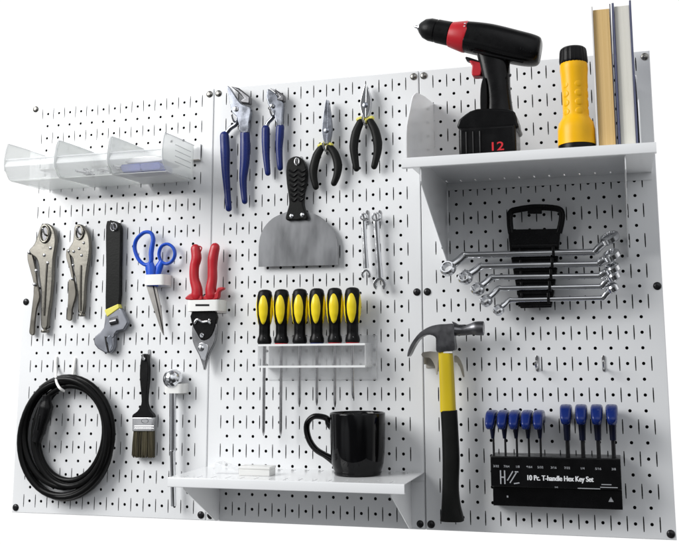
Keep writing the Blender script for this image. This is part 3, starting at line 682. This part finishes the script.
# grip side panel, battery
MB().prism(cr(T([(276, 258), (284, 262), (290, 300), (290, 380), (276, 392), (266, 380), (266, 300)], z+.5), 3), z-.5, z+.74).build('grip_panel', 'rubber', t, bevel=.08, seg=3)
q = T([(192, 440), (407, 470), (400, 540), (200, 540)], z)
bx0, bx1 = q[0][0]+.03, q[1][0]-.02; by1 = T([(300, 452)], z)[0][1]
bat = MB().box(bx0, bx1, ys, by1, z-1.35, z+1.35)
bo = bat.build('battery', 'plastic_black', t, bevel=.2, seg=4)
for k in range(3):
    xk = bx0+.5+k*.42
    MB().sweep([(xk, ys+.15, z+1.36), (xk, by1-.35, z+1.36)], .06, 8, round_ends=True).build('battery_rib', 'rubber', bo)
xt, yt = P(492.5, 149.5, z+1.38)
text('12', xt+.25, ys+.56, z+1.352, .75, 'print_red', bo, sx=1.25, bold=.008)
# foot flare over the battery
MB().prism(cr(T([(262, 388), (384, 392), (404, 410), (410, 436), (408, 462), (300, 462), (196, 462), (192, 440), (204, 420)], z), 3), z-1.2, z+1.2).build('battery_seat', 'plastic_black', t, bevel=.22, seg=4)
# red collar
a = T([(152, 92), (166, 95), (206, 101), (218, 104)], z)
MB().sweep([(*p, z) for p in a], [(.80, .80), (.86, .86), (1.02, 1.02), (1.0, 1.0)], 32, 2).build('torque_collar', 'drillred', t, bevel=.04)
tk = T([(205, 50), (203, 60), (207, 71), (204, 82), (200, 93)], z+1)
for i, (x, y) in enumerate(tk):
    MB().box(x-.05, x+.05, y-.03, y+.03, z+.62, z+.97-.0).build('torque_mark', 'print_white', t)
# chuck
c0, c1 = T([(36, 66), (150, 90)], z); d = Vector((c1[0]-c0[0], c1[1]-c0[1], 0)); L = d.length
MB().lathe((*c0, z), d, [(0, .28), (.06, .36), (.35, .62), (.75, .74), (1.1, .74), (1.13, .70), (1.2, .70), (1.23, .76), (L, .78)], 32).build('chuck', 'rubber', t)
MB().lathe((*c0, z), -d, [(-.05, .26), (.1, .2), (.12, .12), (.3, .1), (.42, .02)], 16).build('chuck_jaw', 'chrome', t)
# trigger
MB().prism(cr(T([(226, 196), (252, 200), (274, 208), (270, 240), (264, 252), (238, 252), (234, 236), (236, 215)], z), 3), z-.38, z+.38).build('trigger', 'drillred', t, bevel=.1, seg=3)
MB().prism(cr(T([(212, 180), (240, 188), (262, 196), (258, 204), (226, 196), (212, 190)], z), 2), z-.3, z+.3).build('direction_switch', 'rubber', t, bevel=.05)
q = T([(270, 100)], z)[0]
for (p_, q_) in (((230, 54), (400, 84)), ((236, 150), (420, 190))):
    w = T([p_, q_], z+1.0); MB().sweep([(*w[0], z+.72), (*w[1], z+.72)], .07, 8, round_ends=True).build('housing_ridge', 'rubber', t)
for k in range(5):
    w = T([(418+k*9, 112+k*2), (416+k*9, 150+k*2)], z+.9); MB().sweep([(*w[0], z+.93-.02*k), (*w[1], z+.99-.02*k)], .035, 6, round_ends=True).build('vent_rib', 'rubber', t)
for (sx_, sy_) in ((374, 246), (216, 186), (278, 385)):
    w = T([(sx_, sy_)], z+.7)[0]; MB().lathe((*w, z+.66), (0, 0, 1), [(0, .09), (.05, .08), (.05, .001)], 12).build('housing_screw', 'screw_black', t)

# ------------------------------------------------------------------ torch
z = 7.5
xb, _ = P(577, 145, z); yt = P(573, 43.5, z+.3)[1]; s = 1/16.4
t = thing('flashlight', 'yellow flashlight with black cap standing head down on the upper shelf', 'flashlight', (xb, ys, z))
hgt = yt-ys
px = lambda v: P(576, v, z+.9)[1]-ys
MB().lathe((xb, ys, z), (0, 1, 0), [(0, 1.0), (.08, 1.10), (.3, 1.10), (px(142.6), 1.08)], 48).build('lens_ring', 'rubber', t)
MB().lathe((xb, ys, z), (0, 1, 0), [(px(142.8), 1.0), (px(142.6), 1.12), (px(136), 1.11), (px(127), 1.10), (px(120), 1.03), (px(116), .86), (px(113), .775), (px(110), .755), (px(90), .76), (px(72), .80), (px(66), .84), (px(61), .83), (px(59.5), .80)], 48).build('barrel', 'torch', t, ang=50)
cap = MB()
vs = []; n = 48
prof = [(px(60), .80), (px(58.8), .845), (px(57), .86), (px(48), .82), (px(45), .78), (px(43.6), .68), (px(43.5), .001)]
for tt_, r in prof:
    for k in range(n): rr_ = r*(1.0 if k % 2 else .965) if .7 < r < .87 else r; vs.append((xb+rr_*K(2*PI*k/n), ys+tt_, z+rr_*S(2*PI*k/n)))
cap.add(vs, [(i*n+k, i*n+(k+1) % n, (i+1)*n+(k+1) % n, (i+1)*n+k) for i in range(len(prof)-1) for k in range(n)]).build('end_cap', 'rubber', t, ang=25)
for k in range(5):
    for side in (-1, 0, 1):
        th = .35+side*1.1; yy = ys+px(110-k*9.2); r = .755
        cth = Vector((S(th), 0, K(th))); sd = Vector((K(th), 0, -S(th))); pb = MB(); vs = []; n_ = 20
        for rho, hgt_ in ((1, -.03), (.86, .008), (.6, .02), (.25, .024)):
            for a in [2*PI*q/n_ for q in range(n_)]:
                ta = th+.36*rho*K(a); rr_ = r+hgt_+.012; vs.append((xb+rr_*S(ta), yy+.235*rho*S(a), z+rr_*K(ta)))
        pb.add(vs, [(i_*n_+q, i_*n_+(q+1) % n_, (i_+1)*n_+(q+1) % n_, (i_+1)*n_+q) for i_ in range(3) for q in range(n_)]+[tuple(range(3*n_, 4*n_))])
        pb.build('grip_pad', 'torch', t, ang=80)

# ------------------------------------------------------------------ books
zf = 8.2
T = tr(540, 0, 3.2)
def book(label, xl, xm0, xm1, xr, ytop, paper, cl, crr, group=True):
    a = [P(540+x/3.2, 143, zf)[0] for x in (xl, xm0, xm1, xr)]
    h = P(600, ytop, zf)[1]-ys
    t = thing('hardback_book', label, 'book', (a[0], ys, 4.5), 'hardback books standing on the upper shelf')
    z0 = 1.6
    MB().box(a[0], a[1]-.01, ys, ys+h, z0, zf+.12).build('cover_board', cl, t, bevel=.02)
    MB().box(a[2]+.01, a[3], ys, ys+h+.06, z0, zf+.12).build('cover_board', crr, t, bevel=.02)
    MB().box(a[1]-.0, a[2], ys+.12, ys+h-.17, z0, zf-.06).build('page_block', paper, t, bevel=.02)
    MB().box(a[0]+.02, a[3]-.02, ys+.01, ys+h-.01, z0-.09, z0-.002).build('spine', cl, t, bevel=.03)
    return t
book('hardback book with yellowed tan page edges, nearer the yellow flashlight', 183, 189, 243, 247, 6.5, 'bookpaper_tan', 'cover_pale', 'cover_dark')
book('hardback book with cream page edges at the right end of the shelf', 251, 259, 308, 315, 5.0, 'bookpaper', 'cover_blue', 'cover_blue')

# ------------------------------------------------------------------ offset ring wrenches and their rack
T = tr(400, 170, 2.434); z = 1.3
t = thing('wrench_rack', 'black plastic rack with a handle, holding five chrome wrenches', 'tool rack', (*P(535, 308, 1), .1))
inner = T([(276, 118), (284, 112), (330, 106), (378, 110), (384, 116), (384, 142), (330, 142), (276, 146)], z)
L_ = T([(262, 146), (262, 104), (270, 95), (300, 88)], z); 
MB().prism(T([(262, 144), (390, 142), (386, 196), (382, 240), (374, 300), (368, 334), (292, 336), (284, 296), (274, 240), (266, 190)], z), .75, 1.15).build('body', 'plastic_black', t, bevel=.05)
MB().sweep(cr([(*p, .95) for p in T([(269, 152), (266, 126), (268, 102), (284, 95), (328, 89), (380, 92), (393, 103), (392, 126), (386, 152)], z)], 4, closed=False), [(.21, .22)]*33, 14, 3.4).build('handle', 'plastic_black', t)
MB().prism(T([(310, 92), (345, 92), (345, 106), (310, 106)], z), 1.12, 1.2).build('hang_tab', 'plastic_black', t, bevel=.03)
for sg in (290, 366):
    q = T([(sg-9, 150), (sg-9, 330)], z); MB().box(q[0][0] if sg < 300 else q[1][0]-.1, (q[0][0] if sg < 300 else q[1][0]-.1)+.25, q[1][1]+.2, q[0][1], .02, .75).build('standoff', 'plastic_black', t, bevel=.03)
rows = [((158, 208), (474, 199), (118, 240), (510, 166), .60, .72, .2), ((196, 235), (482, 228), (160, 262), (514, 208), .55, .64, .185), ((222, 262), (487, 257), (190, 290), (516, 240), .50, .56, .17),
        ((240, 289), (490, 283), (210, 318), (518, 258), .45, .50, .155), ((266, 317), (494, 311), (240, 341), (517, 287), .40, .43, .14)]
labs = ['topmost and largest offset ring wrench in the black rack', 'second offset ring wrench from the top of the black rack', 'middle one of the five offset ring wrenches in the black rack', 'fourth offset ring wrench from the top of the black rack', 'bottom and smallest offset ring wrench in the black rack']
for k, (b0, b1, r0, r1, R0, R1, w) in enumerate(rows):
    zz = 1.38
    B0, B1, Q0, Q1 = [p for p in T([b0, b1, r0, r1], zz)]
    wt = thing('offset_wrench', labs[k], 'wrench', ((B0[0]+B1[0])/2, B0[1], zz), 'offset ring wrenches in the black rack')
    def toward(a, b, d):
        v = Vector((a[0]-b[0], a[1]-b[1])); v.normalize(); return (b[0]+v[0]*d, b[1]+v[1]*d)
    e0 = toward(B0, Q0, R0*.75); e1 = toward(B1, Q1, R1*.75)
    ctl = [(*e0, zz+.12), ((e0[0]+B0[0])/2, (e0[1]+B0[1])/2-.02, zz+.05), (B0[0], B0[1], zz), (B0[0]+.45, B0[1]+.01, zz), ((B0[0]+B1[0])/2, (B0[1]+B1[1])/2, zz), (B1[0]-.45, B1[1]-.01, zz), (B1[0], B1[1], zz), ((e1[0]+B1[0])/2, (e1[1]+B1[1])/2+.02, zz+.02), (*e1, zz+.02)]
    sp = cr(ctl, 4, closed=False)
    MB().sweep(sp, [(w*(1.12 if 10 < i < len(sp)-10 else 1.4), w*1.15) for i in range(len(sp))], 14, 2.4).build('shaft', 'chrome', wt)
    MB().ring((*Q0, zz+.15), (-.25, .45, .9), R0*.92, R0*.50, .52, 48).build('ring_end', 'chrome', wt)
    MB().ring((*Q1, zz+.05), (-.40, .85, .42), R1*.92, R1*.55, .52, 48).build('ring_end', 'chrome', wt)
for k in range(6):
    q = T([(272+k*3.2, 187+k*28), (384-k*3.4, 185+k*28)], 1.2)
    MB().sweep([(*q[0], 1.17), (*q[1], 1.17)], [(.16, .1)]*2, 8, 3).build('slot_ridge', 'plastic_black', t)
for k in range(5):
    q = T([(292+k*1, 203+k*27), (300+k*1, 203+k*27)], 1.3)
    MB().box(q[0][0]-.05, q[0][0]+.1, q[0][1]-.1, q[0][1]+.3, 1.1, 1.5).build('clip', 'plastic_black', t, bevel=.03)
for k in range(5):
    q = T([(372-k*3, 198+k*28.5), (380-k*3, 198+k*28.5)], 1.4)
    MB().box(q[0][0]-.05, q[0][0]+.14, q[0][1]-.36, q[0][1]+.36, 1.1, 1.68).build('clip', 'plastic_black', t, bevel=.04)

# ------------------------------------------------------------------ hammer and bracket
T = tr(400, 310, 4.53); z = 1.5
t = thing('claw_hammer', 'claw hammer with yellow and black handle hanging near the panel seam', 'hammer', (*P(451, 523, z), z))
MB().prism(cr(T([(39, 210), (44, 180), (62, 142), (95, 102), (138, 76), (180, 66), (215, 64), (242, 62), (250, 70), (250, 100), (250, 130), (252, 180), (212, 186), (172, 190), (168, 150), (164, 122), (128, 112), (95, 128), (68, 165), (50, 202)], z), 3), z-.42, z+.42).build('head', 'dark_steel', t, bevel=.12, seg=3)
q = T([(236, 88), (262, 92), (290, 92), (325, 86), (345, 83), (380, 83)], z)
MB().sweep([(*p, z) for p in cr(q, 4, closed=False)], [(r, r) for r in [x[0] for x in cr([(.42,), (.36,), (.34,), (.38,), (.46,), (.47,)], 4, closed=False)]], 24).build('striking_face', 'dark_steel', t, bevel=.05)
MB().prism(cr(T([(238, 52), (252, 58), (268, 66), (300, 66), (285, 74), (255, 72), (242, 62)], z), 3), z-.2, z+.2).build('crown', 'dark_steel', t, bevel=.05)
MB().prism(T([(215, 178), (240, 182), (242, 196), (200, 196), (200, 184)], z), z-.3, z+.36).build('wedge', 'white_plastic', t, bevel=.03)
a = [(*p, z) for p in T([(206, 190), (210, 260), (214, 340), (218, 460)], z)]
MB().sweep(a, [(.47, .35), (.49, .36), (.5, .38), (.52, .42)], 24, 3).build('handle_shaft', 'hamyellow', t)
T2 = tr(390, 310, 2.325)
a = [(*p, z) for p in T2([(137, 233), (140, 290), (142, 350), (141, 410), (142, 450), (144, 478), (144.5, 490)], z)]
aa = cr(a, 4, closed=False); rd = cr([(.54, .45), (.54, .45), (.55, .47), (.53, .45), (.6, .5), (.72, .58), (.78, .6)], 4, closed=False)
MB().sweep(aa, rd, 24, 3).build('grip', 'grip_black', t, bevel=.05)
hb = thing('hammer_bracket', 'grey steel two pronged bracket holding the claw hammer', 'bracket', (*P(436, 370, 0), 0))
arm = T([(102, 190), (172, 190), (174, 215), (174, 290), (164, 288), (158, 255), (146, 230), (132, 216), (102, 213)], .5)
# prong sheets lie either side of the handle
hx0, hy0 = T([(172, 195)], 1.4)[0]; hx1, _ = T([(250, 195)], 1.4)[0]
MB().prism(cr(T([(102, 191), (172, 191), (173, 240), (170, 290), (163, 288), (158, 255), (146, 230), (132, 216), (102, 213)], .9), 2), .82, .9).build('prong', 'grey_bracket', hb, bevel=.02)
MB().prism(cr(T([(246, 206), (266, 214), (284, 250), (292, 300), (284, 300), (272, 262), (258, 238), (246, 236)], .6), 2), .52, .6).build('prong', 'grey_bracket', hb, bevel=.02)
MB().box(P(422.5, 352, .9)[0]+.05, P(452, 352, .1)[0], hy0-1.0, hy0-.1, .01, .08).build('back_plate', 'grey_bracket', hb, bevel=.02)
MB().box(P(422.5, 352, .9)[0]+.05, P(422.5, 352, .9)[0]+.12, hy0-.75, hy0-.12, .06, .86).build('side_plate', 'grey_bracket', hb, bevel=.02)

# ------------------------------------------------------------------ two empty hooks
for u, v, l in ((537.2, 364.5, 'empty small metal hook below the wrenches, the left of two'), (603.8, 364.5, 'empty small metal hook below the wrenches, the right of two')): hook(*P(u, v, 0), l)

# ------------------------------------------------------------------ hex key rack
T = tr(470, 390, 3.994); zf = 2.3; zl = 1.5
A = P(490.3, 456, zf); Bm = P(491.5, 486, zf); Bb = P(498, 505.5, zl); R1 = P(620.3, 458, zf)[0]
X0 = A[0]; X1 = R1; YT = A[1]; YM = Bm[1]; YB = Bb[1]
t = thing('hex_key_rack', 'black steel rack printed with white lettering, holding nine blue hex keys', 'tool rack', ((X0+X1)/2, YB, 0))
pr_ = [(.02, YT), (zf-.04, YT), (zf, YT-.04), (zf, YM), (zl+.05, YM-.12), (zl, YM-.2), (zl, YB), (.02, YB)]
MB().plate(pr_, X0, X1).build('body', 'plastic_black', t, bevel=.03)
MB().box(X0-.06, X0-.01, YB-.1, YM-.2, .02, 1.0).build('end_tab', 'grey_bracket', t, bevel=.02)
def tx(u, v, zz): return P(u, v, zz+.01)
x, y = tx(470+357/3.994, 390+354/3.994, zf)
rise = 0.0
text('10 Pc. T-handle Hex Key Set', x, y, zf+.012, .44, 'print_white', t, sx=.80, bold=.005, dbl=.028)
for k, (u, s_) in enumerate(zip((104, 146, 190, 237, 281, 334, 388, 449, 512, 574), ('3/32', '7/64', '1/8', '9/64', '5/32', '3/16', '7/32', '1/4', '5/16', '3/8'))):
    x, y = tx(470+u/3.994, 390+(304+(u-104)*.026)/3.994, zf); text(s_, x, y, zf+.012, .19, 'print_grey', t, sx=1.1, bold=.002, name='size_mark')
x, y = tx(470+140/3.994, 390+348/3.994, zf)
lg = MB()
for dx in (-.28, -.02): lg.box(x+dx-.04, x+dx+.04, y-.42, y+.42, zf+.004, zf+.014)
lg.box(x-.28, x-.02, y-.04, y+.04, zf+.004, zf+.013)
for a_, b_ in (((.14, -.2), (.5, .38)), ((.3, -.34), (.72, .3)), ((.62, .35), (.85, .35)), ((.55, -.38), (.9, -.32))):
    v = Vector((b_[0]-a_[0], b_[1]-a_[1])).normalized(); n_ = Vector((-v.y, v.x))*.035
    lg.prism([(x+a_[0]+n_.x, y+a_[1]+n_.y), (x+a_[0]-n_.x, y+a_[1]-n_.y), (x+b_[0]-n_.x, y+b_[1]-n_.y), (x+b_[0]+n_.x, y+b_[1]+n_.y)], zf+.004, zf+.014)
lg.build('emblem', 'print_grey', t)
lg = MB()
for (u0, v0, u1, v1) in ((430, 392, 520, 394), (520, 388, 590, 389), (525, 377, 565, 379)):
    p_, q_ = tx(470+u0/3.994, 390+v0/3.994, zf), tx(470+u1/3.994, 390+v1/3.994, zf)
    lg.box(p_[0], q_[0], p_[1]-.025, p_[1]+.025, zf+.004, zf+.012)
lg.build('printed_rule', 'print_grey', t)
lg = MB(); p_ = P(470+563/3.994, 390+437/3.994, zl)
lg.prism([(p_[0]-.16, p_[1]-.14), (p_[0]+.16, p_[1]-.14), (p_[0], p_[1]+.16)], zl+.004, zl+.012)
p_ = P(470+150/3.994, 390+425/3.994, zl); lg.box(p_[0]-.05, p_[0]+.05, p_[1]-.06, p_[1]+.06, zl+.004, zl+.012)
lg.build('printed_symbol', 'print_grey', t)
p_ = tx(470+345/3.994, 390+388/3.994, zf); text('SAE', *p_, zf+.012, .13, 'print_grey', t, name='size_mark')
def hexkey(u, vtop, vneck, big, label):
    zc_ = 1.25 if not big else 1.35
    x, yr = P(u, 452, zc_); yn = P(u, vneck, zc_)[1]; yt_ = P(u, vtop, zc_)[1]
    t = thing('hex_key', label, 'hex key', (x, YT, zc_), 'blue T handle hex keys standing in the black rack')
    rs = .13 if big else .07+.03*0
    MB().sweep([(x, YT-.3, zc_), (x, yn+.1, zc_)], rs, 6, caps=True).build('shaft', 'screw_black', t)
    w = .38 if big else .33; d = 1.15 if big else 1.4; zc_ = zc_+(.12 if big else .3)
    # crossbar runs out from the board; drooping ends
    yc = yt_-w*.95
    k = [(-d, -.42 if big else -.38), (-d*.7, -.1), (-d*.3, 0), (d*.3, 0), (d*.7, -.14), (d, -.5 if big else -.52)]
    pts = cr([(x, yc+b, zc_+a) for a, b in k], 4, closed=False)
    rr = [(w*(.82+.18*S(PI*i/(len(pts)-1))), w*(.85+.15*S(PI*i/(len(pts)-1)))) for i in range(len(pts))]
    MB().sweep(pts, rr, 20, 4.2, round_ends=True).build('crossbar', 'hexblue', t, ang=60)
    MB().sweep(cr([(x, yc+.05, zc_), (x, yc-w*1.2, zc_), (x, (yc+yn)/2, zc_), (x, yn, zc_)], 4, closed=False), [(a, b) for a, b in cr([(w*.9, w*1.6), (w*.82, w*1.2), (w*.62, w*.75), (rs*1.5, rs*1.5)], 4, closed=False)], 16, 2.6).build('stem', 'hexstem', t)
    return t
for k, (u, l) in enumerate(((95, 'leftmost of the five small blue hex keys'), (142, 'second of the five small blue hex keys from the left'), (188, 'third of the five small blue hex keys'), (236, 'fourth of the five small blue hex keys from the left'), (283, 'rightmost of the five small blue hex keys, beside the empty slot'))):
    hexkey(470+u/3.994, 410, 438, False, l)
for k, (u, l) in enumerate(((391, 'leftmost of the four large blue hex keys, beside the empty slot'), (452, 'second of the four large blue hex keys from the left'), (514, 'third of the four large blue hex keys from the left'), (574, 'rightmost of the four large blue hex keys at the rack end'))):
    hexkey(470+u/3.994, 404.5, 440, True, l)

# ------------------------------------------------------------------ bins on their rail
rail = thing('bin_rail', 'white hanging rail behind the clear plastic bins, its end showing at right', 'rail', (8, 26.2, 0))
MB().box(1.3, 15.0, 26.25, 27.5, .06, .14).build('rail_face', 'panel', rail, bevel=.02)
MB().box(1.3, 15.0, 26.2, 26.28, .01, .42).build('rail_ledge', 'grey_bracket', rail, bevel=.02)
MB().box(1.3, 15.0, 27.42, 27.5, .01, .06).build('rail_top', 'panel', rail)
def bin_(x0, label):
    w = 4.22; x1 = x0+w; t = thing('storage_bin', label, 'storage bin', ((x0+x1)/2, 24.7, 2.5), 'clear plastic bins hung in a row on the rail')
    prof = [(.45, 24.75), (.35, 27.35), (4.75, 27.28), (5.0, 27.18), (5.12, 26.9), (5.3, 26.0), (5.2, 25.2), (4.75, 24.65), (4.4, 24.55)]
    for x, s_ in ((x0, 1), (x1-.07, -1)):
        MB().plate(prof, x, x+.07).build('side_wall', 'bin', t, bevel=.02)
    MB().box(x0+.075, x1-.075, 24.56, 24.64, .5, 4.5).build('floor', 'bin', t)
    MB().box(x0+.075, x1-.075, 24.66, 27.3, .38, .46).build('back_wall', 'bin', t)
    MB().plate([(4.72, 24.66), (5.28, 25.5), (5.05, 26.1), (5.12, 26.13), (5.36, 25.5), (4.8, 24.62)], x0+.075, x1-.075).build('front_wall', 'bin_front', t)
    for x in (x0-.035, x1-.035-.0): MB().sweep(cr([(x+.035, 27.36, .4), (x+.035, 27.30, 4.5), (x+.035, 27.12, 5.05), (x+.035, 26.0, 5.3), (x+.035, 25.2, 5.2)], 3, closed=False), .05, 8).build('rim', 'bin_rim', t)
    MB().sweep([(x0+.1, 26.0, 5.28), (x1-.1, 26.0, 5.28)], .05, 8).build('rim', 'bin_rim', t)
    for k in range(4): MB().sweep([(x1+.01, 25.5+k*.42, .9), (x1+.01, 25.5+k*.42, 3.4)], .03, 6).build('wall_rib', 'bin_rim', t)
    return t
b0 = bin_(1.7, 'leftmost clear plastic bin, projecting past the board edge'); 
b1 = dup(b0, 4.33, 0, 0, 'middle clear plastic bin holding loose metal fittings')
b2 = dup(b0, 8.66, 0, 0, 'rightmost clear plastic bin holding blue packets')
for k in range(2):
    xk = 11.0+k*1.55
    o = MB().prism([(xk, 24.72), (xk+1.45, 24.72), (xk+1.5, 25.05), (xk+1.3, 25.32), (xk-.15, 25.3), (xk-.2, 25.0)], 2.4+.2*k, 4.45).build('packet', 'packet_blue', None, bevel=.08, origin=(xk+.7, 24.7, 3.3))
    tag(o, ['blue packet at the left inside the rightmost bin', 'blue packet at the right inside the rightmost bin'][k], 'packet', 'blue packets in the bin')
o = MB().prism(cr([(11.0, 25.48), (13.7, 25.5), (13.8, 25.75), (12.5, 25.95), (11.1, 25.8)], 2), 1.2, 3.9).build('paper_packet', 'white_plastic', None, bevel=.06, origin=(12.4, 25.5, 2.5))
tag(o, 'white packet lying on the blue packets in the rightmost bin', 'packet')
for k in range(16):
    x = random.uniform(7.0, 9.9) if k < 11 else random.uniform(10.55, 10.9); y = 24.8+random.random()*.5; z_ = random.uniform(3.2, 4.35)
    th = random.uniform(0, PI); t = thing('bolt', 'loose bolt among the metal fittings in the plastic bins', 'bolt', (x, y, z_), 'loose bolts lying in the plastic bins')
    d = Vector((K(th), .12*S(th*3), S(th)))
    MB().lathe((x, y, z_), d, [(0, .09), (.7, .09)], 10).build('shank', 'zinc', t)
    MB().lathe(Vector((x, y, z_))-d*.12, d, [(0, .15), (.03, .2), (.14, .2)], 6).build('head', 'zinc', t)

# ------------------------------------------------------------------ world, lamps, camera
sc = bpy.context.scene
w = bpy.data.worlds.new('World'); sc.world = w; w.use_nodes = True; nt = w.node_tree
bg = nt.nodes['Background']; tc = nt.nodes.new('ShaderNodeTexCoord'); sp = nt.nodes.new('ShaderNodeSeparateXYZ')
nt.links.new(tc.outputs['Generated'], sp.inputs['Vector'])
def mr(src, a, b, c, d, smooth=True):
    m_ = nt.nodes.new('ShaderNodeMapRange'); m_.interpolation_type = 'SMOOTHSTEP' if smooth else 'LINEAR'
    for k, v in zip(('From Min', 'From Max', 'To Min', 'To Max'), (a, b, c, d)): m_.inputs[k].default_value = v
    nt.links.new(src, m_.inputs['Value']); return m_.outputs['Result']
def op(kind, a, b):
    m_ = nt.nodes.new('ShaderNodeMath'); m_.operation = kind
    for i, v in enumerate((a, b)):
        if isinstance(v, (int, float)): m_.inputs[i].default_value = v
        else: nt.links.new(v, m_.inputs[i])
    return m_.outputs[0]
# made-up studio light: white behind the board, dimmer in front, lighter above and left
front = op('MULTIPLY', mr(sp.outputs['Z'], -.35, .6, .24, 1.02), mr(sp.outputs['X'], -.9, .6, 1.2, .55))
blotch = nt.nodes.new('ShaderNodeTexNoise'); blotch.inputs['Scale'].default_value = 1.35; blotch.inputs['Detail'].default_value = 1.5  # noise blotches added so the metals reflect light and dark
nt.links.new(tc.outputs['Generated'], blotch.inputs['Vector'])
front = op('MULTIPLY', front, mr(blotch.outputs['Fac'], .40, .60, .24, 1.95))
mix = nt.nodes.new('ShaderNodeMix'); mix.data_type = 'RGBA'
nt.links.new(mr(op('ADD', sp.outputs['Y'], mr(sp.outputs['X'], .55, 1, 0, .22)), .0, .22, 0, 1), mix.inputs['Factor'])  # white wraps further round at right, added as fill light
cmb = nt.nodes.new('ShaderNodeCombineXYZ')
for i, k in enumerate((.98, 1.0, 1.03)): nt.links.new(op('MULTIPLY', front, k), cmb.inputs[i])
nt.links.new(cmb.outputs[0], mix.inputs['A']); mix.inputs['B'].default_value = (1.05, 1.05, 1.05, 1)
nt.links.new(mix.outputs['Result'], bg.inputs['Color']); bg.inputs['Strength'].default_value = 1
def area(name, pos, target, size, power, col=(1, 1, 1), sy=None):
    l = bpy.data.lights.new(name, 'AREA'); l.energy = power; l.size = size*IN; l.color = col
    if sy: l.shape = 'RECTANGLE'; l.size_y = sy*IN
    o = bpy.data.objects.new(name, l); C.objects.link(o)
    b = lambda p: Vector((p[0]*IN, -p[2]*IN, p[1]*IN))
    o.location = b(pos); o.rotation_euler = (b(target)-b(pos)).to_track_quat('-Z', 'Y').to_euler(); return o
area('key_lamp', (-40, 58, 58), (14, 18, 0), 52, 62, (1, .995, .985))
M4 = Matrix(((1, 0, 0), (0, 0, -1), (0, 1, 0))) @ RB
cam = bpy.data.cameras.new('camera'); co = bpy.data.objects.new('camera', cam); C.objects.link(co); sc.camera = co
co.matrix_world = Matrix.Translation(Vector((CAM.x*IN, -CAM.z*IN, CAM.y*IN))) @ M4.to_4x4()
cam.sensor_width = 36; cam.sensor_fit = 'HORIZONTAL'; cam.lens = F/679*36; cam.shift_x = (339.5-CX)/679; cam.shift_y = (CY-272)/679
cam.clip_start = .05; cam.clip_end = 200
sc.view_settings.view_transform = 'Standard'; sc.view_settings.look = 'None'; sc.view_settings.exposure = 0; sc.view_settings.gamma = 1
sc.render.engine = 'CYCLES'; sc.render.resolution_x = 1024; sc.render.resolution_y = 820
sc.cycles.transparent_max_bounces = 24
for o in list(bpy.data.objects):
    if '_o' in o: del o['_o']
